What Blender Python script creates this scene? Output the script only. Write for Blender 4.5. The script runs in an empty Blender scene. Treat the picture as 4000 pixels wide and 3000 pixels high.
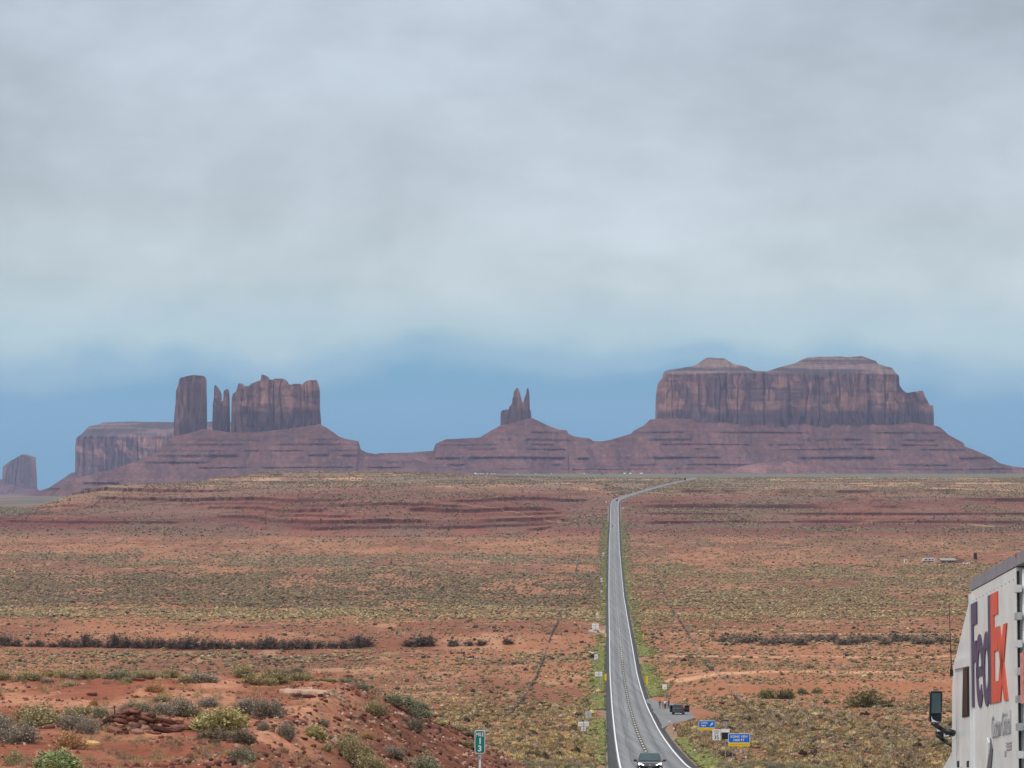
import bpy, bmesh, math, random
import numpy as np
from mathutils import Vector, Matrix

R = math.radians
scene = bpy.context.scene
C = scene.collection
F, YH = 13000.0, 1800.0          # focal length and horizon row, in pixels of the 4000 px wide photograph

# ------------------------------------------------------------------ camera
cam_d = bpy.data.cameras.new("camera")
cam = bpy.data.objects.new("camera", cam_d)
C.objects.link(cam)
cam.location = (0, 0, 0)
cam.rotation_euler = (R(90), 0, 0)
cam_d.sensor_fit = 'HORIZONTAL'
cam_d.sensor_width = 36.0
cam_d.lens = F / 4000 * 36
cam_d.shift_y = (YH - 1500) / 4000
cam_d.clip_start = 0.5
cam_d.clip_end = 80000
scene.camera = cam

# ------------------------------------------------------------------ view transform, world, sun
scene.view_settings.view_transform = 'Standard'
scene.view_settings.look = 'None'
scene.view_settings.exposure = 0.05
scene.view_settings.gamma = 1.0
scene.cycles.use_denoising = True
scene.cycles.use_adaptive_sampling = False
scene.cycles.volume_bounces = 0
scene.cycles.max_bounces = 5
scene.cycles.diffuse_bounces = 2
SUN_EL, SUN_AZ = 56.0, -102.0     # degrees; azimuth measured from +Y towards +X


def N(nt, t, **kw):
    n = nt.nodes.new(t)
    for k, v in kw.items():
        setattr(n, k, v)
    return n


def build_world():
    w = bpy.data.worlds.new("World")
    scene.world = w
    w.use_nodes = True
    nt = w.node_tree
    nt.nodes.clear()
    L = nt.links.new
    out = N(nt, 'ShaderNodeOutputWorld')
    sky = N(nt, 'ShaderNodeTexSky', sky_type='NISHITA')
    sky.sun_disc = False
    sky.sun_elevation = R(SUN_EL)
    sky.sun_rotation = R(SUN_AZ)
    b1 = N(nt, 'ShaderNodeBackground')
    b1.inputs['Strength'].default_value = 0.08
    L(sky.outputs[0], b1.inputs['Color'])
    tc = N(nt, 'ShaderNodeTexCoord')
    sep = N(nt, 'ShaderNodeSeparateXYZ')
    L(tc.outputs['Generated'], sep.inputs[0])
    # soft broad cloud mottling, stretched along the horizon
    mp = N(nt, 'ShaderNodeMapping')
    mp.inputs['Rotation'].default_value = (0, R(-9), 0)
    mp.inputs['Scale'].default_value = (9.0, 3.0, 17.0)
    L(tc.outputs['Generated'], mp.inputs[0])
    n1 = N(nt, 'ShaderNodeTexNoise')
    n1.inputs['Scale'].default_value = 1.15
    n1.inputs['Detail'].default_value = 4
    n1.inputs['Roughness'].default_value = 0.48
    n1.inputs['Distortion'].default_value = 0.35
    L(mp.outputs[0], n1.inputs['Vector'])
    n2 = N(nt, 'ShaderNodeTexNoise')
    n2.inputs['Scale'].default_value = 4.6
    n2.inputs['Detail'].default_value = 5
    n2.inputs['Roughness'].default_value = 0.55
    L(mp.outputs[0], n2.inputs['Vector'])

    def math_(op, a, b, clamp=False):
        m = N(nt, 'ShaderNodeMath', operation=op, use_clamp=clamp)
        for i, v in enumerate((a, b)):
            if isinstance(v, (int, float)):
                m.inputs[i].default_value = v
            else:
                L(v, m.inputs[i])
        return m.outputs[0]
    # elevation ramp: far blue rain-haze under the deck, pale cloud base, greyer higher up
    nz = math_('SUBTRACT', n1.outputs['Fac'], 0.5)
    nz2 = math_('SUBTRACT', n2.outputs['Fac'], 0.5)
    wob = math_('ADD', math_('MULTIPLY', nz, 0.035), math_('MULTIPLY', nz2, 0.010))
    el = math_('ADD', sep.outputs['Z'], wob)
    mr = N(nt, 'ShaderNodeMapRange')
    mr.inputs['From Min'].default_value = 0.0
    mr.inputs['From Max'].default_value = 0.30
    L(el, mr.inputs['Value'])
    cr = N(nt, 'ShaderNodeValToRGB')
    cr.color_ramp.interpolation = 'EASE'
    e = cr.color_ramp.elements
    stops = [(0.0, (0.145, 0.380, 0.560)), (0.072, (0.165, 0.405, 0.585)), (0.098, (0.300, 0.510, 0.650)),
             (0.130, (0.480, 0.640, 0.700)), (0.185, (0.560, 0.655, 0.690)), (0.29, (0.525, 0.598, 0.655)),
             (0.45, (0.495, 0.562, 0.640)), (1.0, (0.80, 0.83, 0.88))]
    e[0].position, e[0].color = stops[0][0], (*stops[0][1], 1)
    e[1].position, e[1].color = stops[-1][0], (*stops[-1][1], 1)
    for p, c in stops[1:-1]:
        x = e.new(p)
        x.color = (*c, 1)
    L(mr.outputs[0], cr.inputs[0])
    # mottling brightness
    up = N(nt, 'ShaderNodeMapRange')
    up.inputs['From Min'].default_value = 0.03
    up.inputs['From Max'].default_value = 0.06
    L(sep.outputs['Z'], up.inputs['Value'])
    mot = math_('ADD', math_('MULTIPLY', nz, 0.80), math_('MULTIPLY', nz2, 0.30))
    mot = math_('ADD', math_('MULTIPLY', mot, up.outputs[0]), 1.0)
    hi = N(nt, 'ShaderNodeMapRange')          # the overcast is brighter overhead
    hi.inputs['From Min'].default_value = 0.25
    hi.inputs['From Max'].default_value = 0.9
    hi.inputs['To Min'].default_value = 1.0
    hi.inputs['To Max'].default_value = 1.75
    L(sep.outputs['Z'], hi.inputs['Value'])
    b2 = N(nt, 'ShaderNodeBackground')
    L(cr.outputs[0], b2.inputs['Color'])
    L(math_('MULTIPLY', mot, hi.outputs[0]), b2.inputs['Strength'])
    mix = N(nt, 'ShaderNodeMixShader')
    mix.inputs[0].default_value = 0.92
    L(b1.outputs[0], mix.inputs[1])
    L(b2.outputs[0], mix.inputs[2])
    L(mix.outputs[0], out.inputs['Surface'])


build_world()
sun_d = bpy.data.lights.new("sun", 'SUN')
sun_d.energy = 1.5
sun_d.angle = R(10)
sun_d.color = (1.0, 0.95, 0.88)
sun = bpy.data.objects.new("sun", sun_d)
C.objects.link(sun)
sd = Vector((math.sin(R(SUN_AZ)) * math.cos(R(SUN_EL)), math.cos(R(SUN_AZ)) * math.cos(R(SUN_EL)), math.sin(R(SUN_EL))))
sun.rotation_euler = sd.to_track_quat('Z', 'Y').to_euler()
sun.location = (0, -20, 60)

# ------------------------------------------------------------------ noise
def _hash(ix, iy, seed):
    h = (ix.astype(np.int64) * 374761393 + iy.astype(np.int64) * 668265263 + seed * 974711) & 0xFFFFFFFF
    h = ((h ^ (h >> 13)) * 1274126177) & 0xFFFFFFFF
    h = (h ^ (h >> 16)) & 0xFFFFFFFF
    return h / 4294967295.0


def vnoise(x, y, seed=0):
    x = np.asarray(x, float)
    y = np.asarray(y, float)
    x, y = np.broadcast_arrays(x, y)
    ix, iy = np.floor(x), np.floor(y)
    fx, fy = x - ix, y - iy
    fx = fx * fx * fx * (fx * (fx * 6 - 15) + 10)
    fy = fy * fy * fy * (fy * (fy * 6 - 15) + 10)
    a, b = _hash(ix, iy, seed), _hash(ix + 1, iy, seed)
    c, d = _hash(ix, iy + 1, seed), _hash(ix + 1, iy + 1, seed)
    return (a + (b - a) * fx) * (1 - fy) + (c + (d - c) * fx) * fy


def fbm(x, y, o=4, seed=0, gain=0.5):
    s, a, n = 0.0, 1.0, 0.0
    for i in range(o):
        s = s + a * vnoise(x * 2 ** i + i * 17.3, y * 2 ** i - i * 9.1, seed + i)
        n += a
        a *= gain
    return s / n


def sstep(a, b, x):
    t = np.clip((np.asarray(x, float) - a) / (b - a), 0, 1)
    return t * t * (3 - 2 * t)


def table(pts, smooth=0.0):
    xs = np.array([p[0] for p in pts], float)
    ys = np.array([p[1] for p in pts], float)
    return lambda q: np.interp(q, xs, ys)


def lerp(a, b, t):
    return a + (b - a) * t


# ------------------------------------------------------------------ terrain function
_ROAD_Z = [(-60, -0.2), (0, -1.75), (20, -3.25), (46, -5.6), (107, -10.9), (200, -19.2), (325, -30.0), (398, -34.7), (463, -38.5),
           (509, -41.0), (618, -46.2), (670, -48.4), (751, -51.1), (837, -53.3), (947, -54.4), (1160, -57.2), (1500, -61.0),
           (1785, -60.4), (2180, -57.2), (2560, -53.2), (2800, -46.6), (3003, -37.7), (3050, -36.4), (3200, -33.7), (3400, -31.9),
           (3650, -29.5), (3900, -26.7), (4150, -24.3), (4300, -22.8), (4420, -22.6), (5000, -24.0), (6000, -26.0), (7500, -29.5),
           (8500, -33), (16000, -120)]
_rt = table(_ROAD_Z)
_gY = np.concatenate([np.arange(-60, 5000, 4.0), np.arange(5000, 16001, 100.0)])


def _smooth_profile():
    z = _rt(_gY)
    k = np.exp(-0.5 * (np.arange(-10, 11) / 4.0) ** 2)
    k /= k.sum()
    n = int((5000 + 60) / 4)
    zz = z.copy()
    zz[12:n - 12] = np.convolve(z[:n], k, 'same')[12:n - 12]
    return zz


_gZ = _smooth_profile()


def road_z(Y):
    return np.interp(Y, _gY, _gZ)


_ROAD_X = table([(-60, 3.5), (0, 5.1), (309, 13.5), (509, 19.0), (837, 28.0), (1500, 47.0), (2180, 67.0), (2680, 82.5), (2960, 91.0),
                 (3050, 95.0), (3120, 101.0), (3200, 110.8), (3400, 131), (3650, 157), (3900, 186), (4150, 217), (4300, 236), (4420, 240), (5000, 200)])
_rxY = np.arange(-60, 5001, 4.0)
_k = np.exp(-0.5 * (np.arange(-12, 13) / 5.0) ** 2)
_rxX = _ROAD_X(_rxY)
_rxX[14:-14] = np.convolve(_rxX, _k / _k.sum(), 'same')[14:-14]


def road_x(Y):
    return np.interp(Y, _rxY, _rxX)


_LEFT_Z = table([(-60, -0.2), (2300, -56.5), (2700, -58), (3000, -56), (3500, -56.5), (4500, -62), (6000, -73), (9000, -93), (14500, -147), (16500, -166)])


def terrace(z, step, sharp, ph):
    q = z / step + ph
    f = np.floor(q)
    t = q - f
    return (f + sstep(0.5 - sharp, 0.5 + sharp, t) * 0.72 + t * 0.28 - ph) * step


def ground_z(X, Y, road=True):
    X = np.asarray(X, float)
    Y = np.asarray(Y, float)
    X, Y = np.broadcast_arrays(X, Y)
    rz, rx = road_z(Y), road_x(Y)
    # --- big shape: valley floor, escarpment and plateau; low plain on the far left
    far = sstep(2250, 3100, Y)
    wx = X + 70 * (fbm(X / 260, Y / 260, 3, 5) - 0.5) * far
    S = sstep(-520, -335, wx + (3500 - np.clip(Y, 3000, 4400)) * 0.05)
    bump = 8.5 * sstep(150, -250, X) * sstep(3000, 4200, Y) * (1 - sstep(4500, 6500, Y))
    plate = rz + bump
    left = _LEFT_Z(Y)
    z = np.where(Y > 2250, left + (plate - left) * S, rz)
    rough = far * (1 - sstep(4250, 4500, Y)) * (4.0 * (fbm(X / 120, Y / 170, 4, 11) - 0.5) + 2.0 * (fbm(X / 35, Y / 60, 3, 19) - 0.5))
    z = z + rough
    # red escarpment left of the road: a staircase of hard beds with rubble treads, cut back into bays
    yf = np.interp(X, [-560, -520, -440, -330, -225, -190, -150, -45, 0, 60, 120], [3320, 3240, 3060, 2860, 2800, 2590, 2500, 2500, 2600, 2740, 2800])
    yf = yf + 80 * (fbm(X / 75, Y * 0 + 1.5, 3, 12) - 0.5) + 40 * (fbm(X / 14, Y * 0 + 2.5, 3, 13) - 0.5)
    sx = np.interp(X, [-545, -500, -470, -430, -300, -95, 40, 110], [0, .35, .62, .78, .78, 1.0, .92, .85])
    q = Y - yf
    st = np.zeros_like(z)
    for i, (qi, ri) in enumerate(((8, 4.0), (46, 3.2), (84, 4.4), (128, 3.0), (170, 4.4), (215, 3.0), (285, 5.4), (335, 2.6), (440, 7.2), (490, 2.4), (620, 4.4), (800, 2.6))):
        n_ = fbm(X / 120 + 7.7 * i, Y * 0 + i, 3, 14)
        qq = qi + 34 * (fbm(X / 52 + 3.1 * i, Y * 0 + i, 3, 15) - 0.5) + 9 * (fbm(X / 7 + 3.1 * i, Y * 0 + i, 2, 17) - 0.5)
        ri = ri * (0.85 + 0.3 * fbm(X / 60 + 5.3 * i, Y * 0 + i, 3, 18))
        wd = 1.2 + 34 * sstep(0.60, 0.74, n_) ** 2
        t_ = np.clip((q - qq) / wd, 0, 1)
        st = st + ri * (0.70 * t_ + 0.30 * np.clip((q - qq + 30) / 30, 0, 1))
    esc = -57.0 + st * sx + 0.0018 * np.maximum(q, 0) * sx + 1.2 * (fbm(X / 22, Y / 40, 3, 16) - 0.5) * sstep(0, 60, q)
    cap = np.interp(Y, [2400, 3050, 3500, 3900], [-34.5, -31.0, -26.0, -20.5]) + 2.0 * (fbm(X / 60, Y / 90, 3, 20) - 0.5)
    esc = np.where(esc > cap, cap + 0.08 * (esc - cap), esc)
    lw = (1 - sstep(-70, -14, X - rx)) * sstep(-140, 0, q) * (1 - sstep(3500, 4000, Y)) * sstep(-560, -520, X)
    z = lerp(z, np.maximum(esc, z - 6), lw)
    zone = sstep(2350, 2600, Y) * (1 - sstep(4050, 4350, Y))
    tz = terrace(z, 4.6, 0.035, 0.3)
    tz = terrace(tz, 2.1, 0.05, 0.1)
    ts = zone * sstep(0.34, 0.5, fbm(X / 180, Y / 140, 3, 31)) * (1 - lw)
    z = lerp(z, tz, ts)
    # --- undulation of the flats
    mid = sstep(300, 500, Y) * (1 - sstep(2300, 2600, Y))
    z = z + mid * (2.2 * (fbm(X / 90, Y / 130, 3, 3) - 0.5) + 0.8 * (fbm(X / 14, Y / 22, 3, 7) - 0.5))
    # wash bank behind the tamarisks
    z = z + 1.6 * sstep(975, 985, Y + 14 * (fbm(X / 30, 0 * Y, 2, 44) - 0.5)) * (1 - sstep(1150, 1400, Y)) * sstep(-10, -40, X - rx)
    # low cut bank right of the road, behind the pull-out
    z = z + 1.5 * sstep(716, 724, Y + 20 * (fbm(X / 25, 0 * Y, 2, 45) - 0.5)) * (1 - sstep(780, 900, Y)) * sstep(12, 24, X - rx)
    # near right flat drops a little below the road
    z = z - 1.2 * sstep(8, 26, X - rx) * (1 - sstep(450, 520, Y)) * sstep(60, 120, Y)
    # --- foreground road-cut bench on the left
    by = np.interp(Y, [-60, 0, 20, 60, 100, 118, 240, 300], [0.2, -1.7, -2.6, -5.48, -6.42, -8.6, -32.0, -44.0])
    bx = np.maximum(0, X + 5.0 + 1.3 * (fbm(X * 0 + 3.3, Y / 9, 2, 51) - 0.5))
    bench = by - 0.50 * bx - 0.05 * np.maximum(0, bx - 2)
    bench = bench + 0.55 * (fbm(X / 6, Y / 9, 3, 61) - 0.5) + 0.16 * (fbm(X / 0.9, Y / 1.3, 3, 63) - 0.5)
    bench = bench + 0.10 * (fbm(X / 0.35, Y / 0.5, 2, 65) - 0.5) * sstep(0.2, 1.5, bx)
    nb = 1 - sstep(250, 300, Y)
    low = z - 0.25
    d = bench - low
    z = np.where(nb > 0, low + np.where(d > -0.6, np.maximum(d, 0) + 0.0, 0) + 0.25 * (1 - sstep(-0.4, 0.4, d)), z)
    if road:
        ax = np.abs(X - rx)
        w = np.interp(Y, [0, 400, 3000, 4400], [0.9, 3.0, 40, 55])
        k = 1 - sstep(5.2, 5.2 + w, ax)
        pull = (1 - sstep(17, 22, X - rx)) * sstep(0, 4, X - rx) * sstep(480, 505, Y) * (1 - sstep(690, 712, Y))
        k = np.maximum(k, pull)
        deep = 0.30 + 0.25 * sstep(600, 3000, Y)
        z = lerp(z, rz - 0.12 - deep * (1 - sstep(4.2, 5.6, ax)), k)
    return z


def gz(x, y):
    return float(ground_z(np.array([x]), np.array([y]))[0])


def hit(px, py, y0=30.0, y1=9000.0):
    """the point of the ground seen at photograph pixel (px, py)"""
    t = np.geomspace(y0, y1, 1500)
    g = ground_z((px - 2000) / F * t, t)
    zr = -(py - YH) / F * t
    b = np.nonzero(zr <= g)[0]
    i = int(b[0]) if len(b) else len(t) - 1
    if i > 0:
        a0, a1 = zr[i - 1] - g[i - 1], zr[i] - g[i]
        f = a0 / (a0 - a1) if a0 != a1 else 0
        y = t[i - 1] + (t[i] - t[i - 1]) * f
    else:
        y = t[0]
    x = (px - 2000) / F * y
    return x, y, gz(x, y)


def hit_above(px, py, h, y0=200.0, y1=9000.0):
    """ground point under something whose point at height h is seen at (px, py)"""
    t = np.geomspace(y0, y1, 2200)
    g = ground_z((px - 2000) / F * t, t) + h
    zr = -(py - YH) / F * t
    b = np.nonzero(zr <= g)[0]
    i = int(b[0]) if len(b) else len(t) - 1
    y = t[i]
    x = (px - 2000) / F * y
    return x, y, gz(x, y)


# ------------------------------------------------------------------ object helpers
def tag(o, label=None, cat=None, group=None, kind=None):
    if label: o['label'] = label
    if cat: o['category'] = cat
    if group: o['group'] = group
    if kind: o['kind'] = kind
    return o


def empty(name, loc=(0, 0, 0), rz=0.0):
    o = bpy.data.objects.new(name, None)
    C.objects.link(o)
    o.location = loc
    o.rotation_euler = (0, 0, rz)
    o.empty_display_size = 0.1
    return o


def mesh_np(name, V, Fc, mat=None, col=None, smooth=False, parent=None, attrs=None, link=True):
    V = np.asarray(V, np.float32)
    me = bpy.data.meshes.new(name)
    me.vertices.add(len(V))
    me.vertices.foreach_set('co', V.ravel())
    groups = Fc if isinstance(Fc, list) else [Fc]
    groups = [np.asarray(g, np.int32) for g in groups if len(g)]
    loops = np.concatenate([g.ravel() for g in groups])
    tot = np.concatenate([np.full(len(g), g.shape[1], np.int32) for g in groups])
    st = np.concatenate([[0], np.cumsum(tot)[:-1]]).astype(np.int32)
    me.loops.add(len(loops))
    me.loops.foreach_set('vertex_index', loops)
    me.polygons.add(len(tot))
    me.polygons.foreach_set('loop_start', st)
    me.polygons.foreach_set('loop_total', tot)
    if smooth:
        me.polygons.foreach_set('use_smooth', np.ones(len(tot), bool))
    if col is not None:
        a = me.color_attributes.new('Col', 'FLOAT_COLOR', 'POINT')
        c = np.ones((len(V), 4), np.float32)
        c[:, :3] = col
        a.data.foreach_set('color', c.ravel())
    for k, v in (attrs or {}).items():
        a = me.attributes.new(k, 'FLOAT', 'POINT')
        a.data.foreach_set('value', np.asarray(v, np.float32))
    me.update(calc_edges=True)
    if mat: me.materials.append(mat)
    o = bpy.data.objects.new(name, me)
    if link: C.objects.link(o)
    if parent: o.parent = parent
    return o


class MB:
    """collects boxes, bars, tubes and plates for one mesh"""
    def __init__(self):
        self.bm = bmesh.new()

    def box(self, c, s, rot=None, taper=1.0):
        m = Matrix.Translation(c)
        if rot is not None: m = m @ (rot.to_matrix().to_4x4() if hasattr(rot, 'to_matrix') else rot.to_4x4())
        vs = []
        for z in (-1, 1):
            k = taper if z > 0 else 1
            for x, y in ((-1, -1), (1, -1), (1, 1), (-1, 1)):
                vs.append(self.bm.verts.new(m @ Vector((x * s[0] / 2 * k, y * s[1] / 2 * k, z * s[2] / 2))))
        for f in ((3, 2, 1, 0), (4, 5, 6, 7), (0, 1, 5, 4), (1, 2, 6, 5), (2, 3, 7, 6), (3, 0, 4, 7)):
            self.bm.faces.new([vs[i] for i in f])
        return self

    def tube(self, p0, p1, r0, r1=None, n=8, caps=True):
        p0, p1 = Vector(p0), Vector(p1)
        r1 = r0 if r1 is None else r1
        q = (p1 - p0).to_track_quat('Z', 'Y')
        a, b = [], []
        for i in range(n):
            t = 2 * math.pi * i / n
            v = Vector((math.cos(t), math.sin(t), 0))
            a.append(self.bm.verts.new(p0 + q @ (v * r0)))
            b.append(self.bm.verts.new(p1 + q @ (v * r1)))
        for i in range(n):
            j = (i + 1) % n
            self.bm.faces.new((a[i], a[j], b[j], b[i]))
        if caps:
            self.bm.faces.new(a[::-1])
            self.bm.faces.new(b)
        return self

    def plate(self, pts, th):
        """closed slab: 3-D outline pushed along th"""
        th = Vector(th)
        a = [self.bm.verts.new(Vector(p)) for p in pts]
        b = [self.bm.verts.new(Vector(p) + th) for p in pts]
        n = len(a)
        self.bm.faces.new(a[::-1])
        self.bm.faces.new(b)
        for i in range(n):
            j = (i + 1) % n
            self.bm.faces.new((a[i], a[j], b[j], b[i]))
        return self

    def loft(self, rings, closed=True, caps=True):
        vv = [[self.bm.verts.new(Vector(p)) for p in r] for r in rings]
        n = len(vv[0])
        for a, b in zip(vv, vv[1:]):
            for i in range(n if closed else n - 1):
                j = (i + 1) % n
                try: self.bm.faces.new((a[i], a[j], b[j], b[i]))
                except ValueError: pass
        if caps and closed:
            self.bm.faces.new(vv[0][::-1])
            self.bm.faces.new(vv[-1])
        return self

    def blob(self, c, s, seed=0, sub=2, rough=0.15):
        r = random.Random(seed)
        g = bmesh.ops.create_icosphere(self.bm, subdivisions=sub, radius=1.0)
        for v in g['verts']:
            k = 1 + rough * (2 * r.random() - 1)
            v.co = Vector((v.co.x * s[0] * k, v.co.y * s[1] * k, v.co.z * s[2] * k)) + Vector(c)
        return self

    def build(self, name, mat, parent=None, smooth=False, bevel=0.0, seg=2):
        bm = self.bm
        if bevel:
            es = [e for e in bm.edges if len(e.link_faces) == 2 and e.calc_face_angle(0) > 0.5]
            bmesh.ops.bevel(bm, geom=es, offset=bevel, segments=seg, affect='EDGES', clamp_overlap=True)
        bmesh.ops.recalc_face_normals(bm, faces=bm.faces[:])
        me = bpy.data.meshes.new(name)
        bm.to_mesh(me)
        bm.free()
        if smooth:
            for p in me.polygons: p.use_smooth = True
        if mat: me.materials.append(mat)
        o = bpy.data.objects.new(name, me)
        C.objects.link(o)
        if parent: o.parent = parent
        return o


def children(o):
    return [c for c in bpy.data.objects if c.parent == o]


def copy_tree(o, kids, loc=None, rz=None):
    """kids: {object: [its parts]}"""
    c = o.copy()
    C.objects.link(c)
    for k in kids.get(o, []):
        kc = k.copy()
        C.objects.link(kc)
        kc.parent = c
        for g in kids.get(k, []):
            gc = g.copy()
            C.objects.link(gc)
            gc.parent = kc
    if loc is not None: c.location = loc
    if rz is not None: c.rotation_euler = (0, 0, rz)
    return c


def tree_of(o):
    kids = {}
    allo = list(bpy.data.objects)
    kids[o] = [c for c in allo if c.parent == o]
    for k in kids[o]:
        kids[k] = [c for c in allo if c.parent == k]
    return kids


def text_mesh(name, s, mat, parent, M, width=None, height=None, shear=0.0, depth=0.004, bold=0.0):
    """lettering as a thin solid, centred on the matrix M (local x = reading direction, y = up)"""
    cu = bpy.data.curves.new(name, 'FONT')
    cu.body = s
    cu.align_x, cu.align_y = 'CENTER', 'CENTER'
    cu.extrude = depth
    cu.shear = shear
    cu.offset = bold
    cu.resolution_u = 3
    t = bpy.data.objects.new(name, cu)
    C.objects.link(t)
    bpy.context.view_layer.update()
    dg = bpy.context.evaluated_depsgraph_get()
    me = bpy.data.meshes.new_from_object(t.evaluated_get(dg))
    bpy.data.objects.remove(t)
    bpy.data.curves.remove(cu)
    co = np.empty(len(me.vertices) * 3)
    me.vertices.foreach_get('co', co)
    co = co.reshape(-1, 3)
    lo, hi = co.min(0), co.max(0)
    mid = (lo + hi) / 2
    sx = (width / (hi[0] - lo[0])) if width else 1
    sy = (height / (hi[1] - lo[1])) if height else sx
    if not width: sx = sy
    co[:, 0] = (co[:, 0] - mid[0]) * sx
    co[:, 1] = (co[:, 1] - mid[1]) * sy
    me.vertices.foreach_set('co', co.ravel())
    me.transform(M)
    me.materials.clear()
    me.materials.append(mat)
    me.name = name
    o = bpy.data.objects.new(name, me)
    C.objects.link(o)
    if parent: o.parent = parent
    return o


# ------------------------------------------------------------------ materials
def pmat(name, col, rough=0.6, metal=0.0, var=0.12, scale=3.0, spec=0.4, dirt=None, coat=0.0, bump=0.0):
    m = bpy.data.materials.new(name)
    m.use_nodes = True
    nt = m.node_tree
    b = nt.nodes['Principled BSDF']
    b.inputs['Roughness'].default_value = rough
    b.inputs['Metallic'].default_value = metal
    b.inputs['Specular IOR Level'].default_value = spec
    if coat: b.inputs['Coat Weight'].default_value = coat
    L = nt.links.new
    tc = N(nt, 'ShaderNodeTexCoord')
    nz = N(nt, 'ShaderNodeTexNoise')
    nz.inputs['Scale'].default_value = scale
    nz.inputs['Detail'].default_value = 5
    L(tc.outputs['Object'], nz.inputs['Vector'])
    cr = N(nt, 'ShaderNodeValToRGB')
    cr.color_ramp.elements[0].position = 0.3
    cr.color_ramp.elements[1].position = 0.7
    d = dirt or tuple(c * (1 - var) for c in col)
    u = tuple(min(1, c * (1 + var * 0.6)) for c in col)
    cr.color_ramp.elements[0].color = (*d, 1)
    cr.color_ramp.elements[1].color = (*u, 1)
    L(nz.outputs['Fac'], cr.inputs[0])
    L(cr.outputs[0], b.inputs['Base Color'])
    if bump:
        bp = N(nt, 'ShaderNodeBump')
        bp.inputs['Strength'].default_value = bump
        bp.inputs['Distance'].default_value = 0.02
        L(nz.outputs['Fac'], bp.inputs['Height'])
        L(bp.outputs[0], b.inputs['Normal'])
    return m


def emat(name, col, strength):
    m = bpy.data.materials.new(name)
    m.use_nodes = True
    b = m.node_tree.nodes['Principled BSDF']
    b.inputs['Base Color'].default_value = (0.9, 0.9, 0.9, 1)
    b.inputs['Emission Color'].default_value = (*col, 1)
    b.inputs['Emission Strength'].default_value = strength
    return m


def colmat(name, rough=0.9, scale=4.0, amp=0.35, spec=0.15, scale2=None, trans=False, bump=0.0, stretch=(1, 1, 1)):
    """albedo from the per-vertex colour of the thing, broken up by noise"""
    m = bpy.data.materials.new(name)
    m.use_nodes = True
    nt = m.node_tree
    L = nt.links.new
    b = nt.nodes['Principled BSDF']
    b.inputs['Roughness'].default_value = rough
    b.inputs['Specular IOR Level'].default_value = spec
    at = N(nt, 'ShaderNodeAttribute', attribute_name='Col')
    tc = N(nt, 'ShaderNodeTexCoord')
    mp = N(nt, 'ShaderNodeMapping')
    mp.inputs['Scale'].default_value = stretch
    L(tc.outputs['Object'], mp.inputs[0])
    fac = None
    for i, s in enumerate([scale] + ([scale2] if scale2 else [])):
        nz = N(nt, 'ShaderNodeTexNoise')
        nz.inputs['Scale'].default_value = s
        nz.inputs['Detail'].default_value = 6
        nz.inputs['Roughness'].default_value = 0.6
        L(mp.outputs[0], nz.inputs['Vector'])
        mr = N(nt, 'ShaderNodeMapRange')
        mr.inputs['From Min'].default_value = 0.3
        mr.inputs['From Max'].default_value = 0.7
        mr.inputs['To Min'].default_value = 1 - amp
        mr.inputs['To Max'].default_value = 1 + amp
        L(nz.outputs['Fac'], mr.inputs['Value'])
        if fac is None: fac = mr.outputs[0]
        else:
            mm = N(nt, 'ShaderNodeMath', operation='MULTIPLY')
            L(fac, mm.inputs[0])
            L(mr.outputs[0], mm.inputs[1])
            fac = mm.outputs[0]
        last = nz
    vm = N(nt, 'ShaderNodeVectorMath', operation='SCALE')
    L(at.outputs['Color'], vm.inputs[0])
    L(fac, vm.inputs['Scale'])
    L(vm.outputs[0], b.inputs['Base Color'])
    if bump:
        bp = N(nt, 'ShaderNodeBump')
        bp.inputs['Strength'].default_value = 1.0
        bp.inputs['Distance'].default_value = bump
        L(last.outputs['Fac'], bp.inputs['Height'])
        L(bp.outputs[0], b.inputs['Normal'])
    return m


M_ground = colmat('red_desert_soil', 0.95, 0.9, 0.24, 0.1, 7.0, bump=0.05)
M_rock = colmat('sandstone', 0.9, 0.03, 0.22, 0.15, 0.12, stretch=(1, 0.3, 0.35))
M_talus = colmat('talus_rubble', 0.95, 0.05, 0.22, 0.1, 0.3)
M_scrub = colmat('desert_scrub', 0.95, 2.0, 0.30, 0.05)
M_leaf = colmat('shrub_leaf', 0.85, 6.0, 0.22, 0.15)
M_slab = colmat('red_slab_rock', 0.9, 5.0, 0.25, 0.15, 30.0, bump=0.01)
M_stem = pmat('dry_stem', (0.10, 0.075, 0.055), 0.9, var=0.3)
M_galv = pmat('galvanised_steel', (0.42, 0.43, 0.43), 0.5, 0.6, scale=8)
M_white = pmat('white_paint', (0.88, 0.89, 0.88), 0.45, var=0.08)
M_signback = pmat('sign_sheet_back', (0.60, 0.61, 0.61), 0.5, 0.3)
M_black = pmat('black_plastic', (0.015, 0.015, 0.016), 0.45, var=0.3)
M_rubber = pmat('tyre_rubber', (0.02, 0.02, 0.02), 0.8, var=0.3)
M_blue = pmat('blue_sign_sheet', (0.003, 0.17, 0.64), 0.4, var=0.08)
M_yellow = pmat('yellow_sign_sheet', (0.92, 0.60, 0.005), 0.45, var=0.08)
M_green = pmat('green_sign_sheet', (0.0, 0.24, 0.19), 0.4, var=0.10)
M_glass = pmat('dark_glass', (0.012, 0.022, 0.028), 0.10, spec=0.35, var=0.1)
M_chrome = pmat('bright_trim', (0.65, 0.66, 0.68), 0.2, 0.9)


def srgb(r, g, b):
    f = lambda c: (c / 255 / 12.92) if c <= 10 else ((c / 255 + 0.055) / 1.055) ** 2.4
    return np.array([f(r), f(g), f(b)])


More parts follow.
